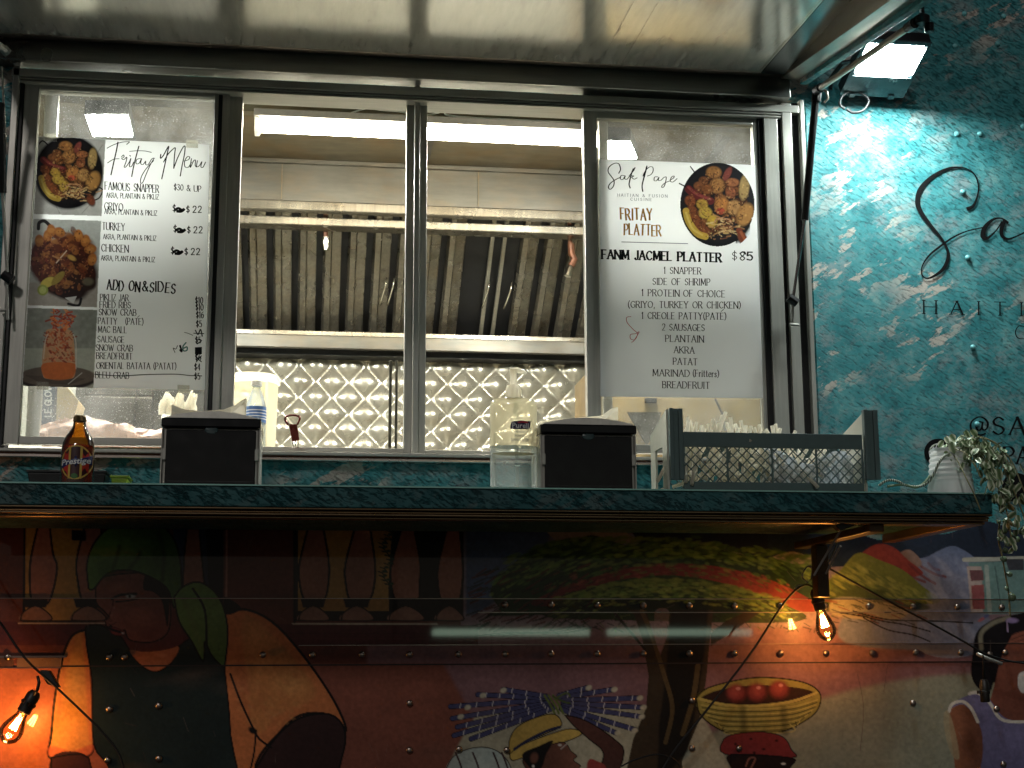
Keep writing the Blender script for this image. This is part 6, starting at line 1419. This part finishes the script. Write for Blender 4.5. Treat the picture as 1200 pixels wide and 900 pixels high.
I = Ink(YI); I.pen([(739.5,371),(734.5,372),(735,378),(742,386),(747,391),(744,398),(739,397),(739,392),(745,391),(749,389),(743,399),(740,401)], .8, .6); I.build('red_sketch', M_red, m2)

# lettering printed on the teal wall
I = Ink(-.0022)
def s8(pts): return [(1050+a_/6, 180+b_/6) for a_, b_ in pts]
def brush(pts, ws):
    P = smooth(s8(pts), False, 10); n = len(P)
    I.ribbon(P, lambda t, d: float(np.interp(t, np.linspace(0,1,len(ws)), ws)))
brush([(505,388),(545,365),(572,300),(580,230),(555,150),(500,108),(430,97),(340,115),(240,175),(170,255),(152,340),(175,410),(240,500),(310,585),(350,650),(368,720),(340,800),(285,850),(220,878),(182,850),(185,790),(230,720),(300,660),(400,590),(500,545),(610,520)],
      [4.6,3.4,2.0,1.6,1.4,1.4,2.2,3.2,4.6,5.8,6.2,5.2,3.8,3.0,3.0,4.2,4.4,3.2,1.8,1.4,1.6,2.2,2.6,2.2,1.6,1.6])
brush([(785,485),(740,455),(680,465),(625,520),(612,580),(645,592),(700,545),(745,480)], [3.2,1.6,3.0,5.4,6.2,3.4,1.6,2.0])
brush([(765,470),(742,530),(748,580),(790,600),(850,580),(920,545),(980,500)], [4,5,4,2.4,1.8,1.8,1.8])
I.k = 0
I.text('HAITI',1082.5,367.5,1198,370,15.5,1.7,.9,serif=1.8,gap=.95,each=True)
I.text('AN',1222,371,1262,372,15.5,1.35,.6,serif=1.5,gap=.95,each=True)
I.pen([(1202,383),(1194,382),(1190,389),(1193,396),(1202,397)], 1.3, .8)
I.text('SA',1163.5,509,1201,509,20,3.0,1.2,serif=1.6,gap=.3); I.text('PA',1177,543,1206,543,19,3.0,1.2,serif=1.6,gap=.2)
I.text('@',1137,508.5,1158,509,20,2.6,1.3)
I.build('wall_lettering', M_ink, truck)
I = Ink(-.0024)
def disc(cx_, cy_, r): 
    mb = MB(); P = [at(cx_+r*math.cos(2*math.pi*k/40), cy_+r*math.sin(2*math.pi*k/40), -.0020) for k in range(40)]; mb.v = P+[at(cx_,cy_,-.0020)]; mb.f = [(k,(k+1) % 40,40) for k in range(40)]; return part(mb, 'icon_disc', M_ink, truck)
disc(1099,530,16); disc(1191,571,17)
for a_ in (10, 6.5, 2.5): I.pen([(1099+a_*math.cos(2*math.pi*k/16), 530+10*math.sin(2*math.pi*k/16)) for k in range(17)], .9, .9)
for dy in (-5,0,5): I.pen([(1099-9,530+dy),(1099+9,530+dy)], .8, .8)
I.build('globe_icon', M_whiteink, truck)

# ================================================================== STRING LIGHTS
slt = empty('string_lights', at(968,660,-.33), 'black cord string of filament bulbs hanging under the counter', 'string lights')
M_cord = plain('cord_rubber', (14,13,13), .6); M_sock = plain('socket_plastic', (34,30,26), .4)
def cordp(pts, Y, r=.0022):
    P = [Vector(q) for q in smooth([tuple(at(p[0], p[1], p[2] if len(p) > 2 else Y)) for p in pts], False, 8)]; return part(MB().tube(P, r, 6), 'cord', M_cord, slt, smooth=True)
cordp([(-60,640),(-30,690),(2,732),(30,772),(60,800),(90,828),(120,858),(140,885),(152,930)], -.16)
cordp([(760,930),(790,880),(830,830),(880,765),(920,705),(942,686),(955,690),(962,700)], -.12)
cordp([(968,664),(1000,682),(1040,704),(1090,730),(1130,752),(1152,765),(1180,774),(1210,780),(1260,800)], -.12)
cordp([(728,898),(745,890),(770,884),(790,890),(800,905),(812,930)], -.2, .0016)
def bulb(name_, top_p, d, lit, s=1.0, base=None):
    """socket and pear-shaped bulb pointing along d from top_p"""
    d = Vector(d).normalized(); A = axis_to(d); so_ = part(MB().lathe([(0,-.004),(.008*s,-.003),(.0125*s,.004),(.0125*s,.018),(.0145*s,.019),(.0145*s,.024),(.0125*s,.025),(.0125*s,.038),(.011*s,.040)], top_p, 18, axis=A), 'socket', M_sock, slt, smooth=2)
    part(MB().lathe([(0,0),(.006*s,0),(.006*s,.006),(0,.006)], top_p+A@Vector((.0155*s,0,.018)), 8, axis=A), 'socket_tab', M_sock, so_)
    if lit is None: return so_
    t = top_p+d*.040
    gb_ = part(MB().lathe([(.010*s,0),(.011*s,.006),(.016*s,.018),(.021*s,.032),(.0215*s,.042),(.018*s,.052),(.010*s,.059),(.004*s,.062),(0,.063)], t, 24, axis=A), 'bulb', M_bulbg, slt, smooth=2)
    mb = MB()
    for k in range(6):
        an = 2*math.pi*k/6; c1, s1_ = math.cos(an), math.sin(an)
        mb.tube([t+A@Vector((.003*c1,.003*s1_,.012)), t+A@Vector((.0065*c1,.0065*s1_,.034))], .0009, 5)
    part(mb, 'filament', M_fil, gb_)
    part(MB().tube([t, t+d*.012], [.004,.0025], 8), 'glass_stem', M_bulbg, gb_, smooth=True)
    return so_
b1 = bulb('a', at(41,812,-.085), at(14,856,-.085)-at(41,812,-.085), True, 1.0)
b2 = bulb('b', at(955,692,-.10), at(972,752,-.10)-at(955,692,-.10), True, .92)
b3 = bulb('c', at(1153,798,-.2), (0,0,-1), None, .72)
part(MB().tube([at(1153,798,-.2), at(1153,785,-.2), at(1152,768,-.22)], .0018, 6), 'socket_lead', M_cord, slt, smooth=True)
part(MB().hexa([at(46,785,-.12), at(58,786,-.12), at(70,806,-.12), at(55,802,-.12)], [p+Vector((0,.02,0)) for p in (at(46,785,-.12), at(58,786,-.12), at(70,806,-.12), at(55,802,-.12))]), 'cord_clamp', M_sock, slt, bevel=.002)
part(MB().tube([at(44,792,-.12), at(46,800,-.12), at(44,808,-.12), at(40,814,-.11)], .003, 6), 'cord_hook', M_sock, slt, smooth=True)
part(MB().tube([at(1145,766,-.21), at(1158,772,-.21), at(1174,778,-.21)], .0035, 6), 'cord_clip', M_alu, slt, smooth=True)
for pts in ([(947,683),(940,675),(946,664),(952,668),(950,680)],[(932,690),(935,686),(942,686)],[(984,622),(978,645),(966,668)]):
    part(MB().tube([Vector(q) for q in smooth([tuple(at(a_, b_, -.12)) for a_, b_ in pts], False, 5)], .0016, 6), 'cable_tie', M_alu, slt, smooth=True)

# ================================================================== LAMPS OF THE STALL ACROSS THE WAY (mirrored in the glossy mural)
YA = 8.6; pa = [at(x, 741, YA) for x in (507, 690, 712, 880)]
stall = empty('market_stall', (pa[0].x, -YA, 0), 'bare pole frame of the market stall across the way', 'market stall')
for xx in (pa[0].x-.3, pa[3].x+.3): part(MB().box(xx-.02, xx+.02, -YA-.02, -YA+.02, 0, 2.4), 'post', M_alu, stall)
part(MB().box(pa[0].x-.3, pa[3].x+.3, -YA-.02, -YA+.02, 2.4, 2.44), 'cross_bar', M_alu, stall)
M_tube2 = emit('green_white_tube', (.72, 1, .74), 3.6)
for k, (p0, p1) in enumerate(((pa[0], pa[1]), (pa[2], pa[3]))):
    e = empty('stall_tube_light', (p0.x, -YA, p0.z), 'greenish tube light of the stall across the way, %s one' % ('first', 'second')[k], 'light')
    part(MB().tube([(p0.x, -YA, p0.z), (p1.x, -YA, p1.z)], .028, 10), 'tube', M_tube2, e, smooth=2)
    part(MB().box(p0.x, p1.x, -YA-.06, -YA-.032, p0.z-.02, p0.z+.02), 'housing', M_white, e)
    for xx in (p0.x+.1, p1.x-.1): part(MB().tube([(xx, -YA-.04, p0.z+.02), (xx, -YA, 2.4)], .003, 5), 'hanger', M_alu, e)
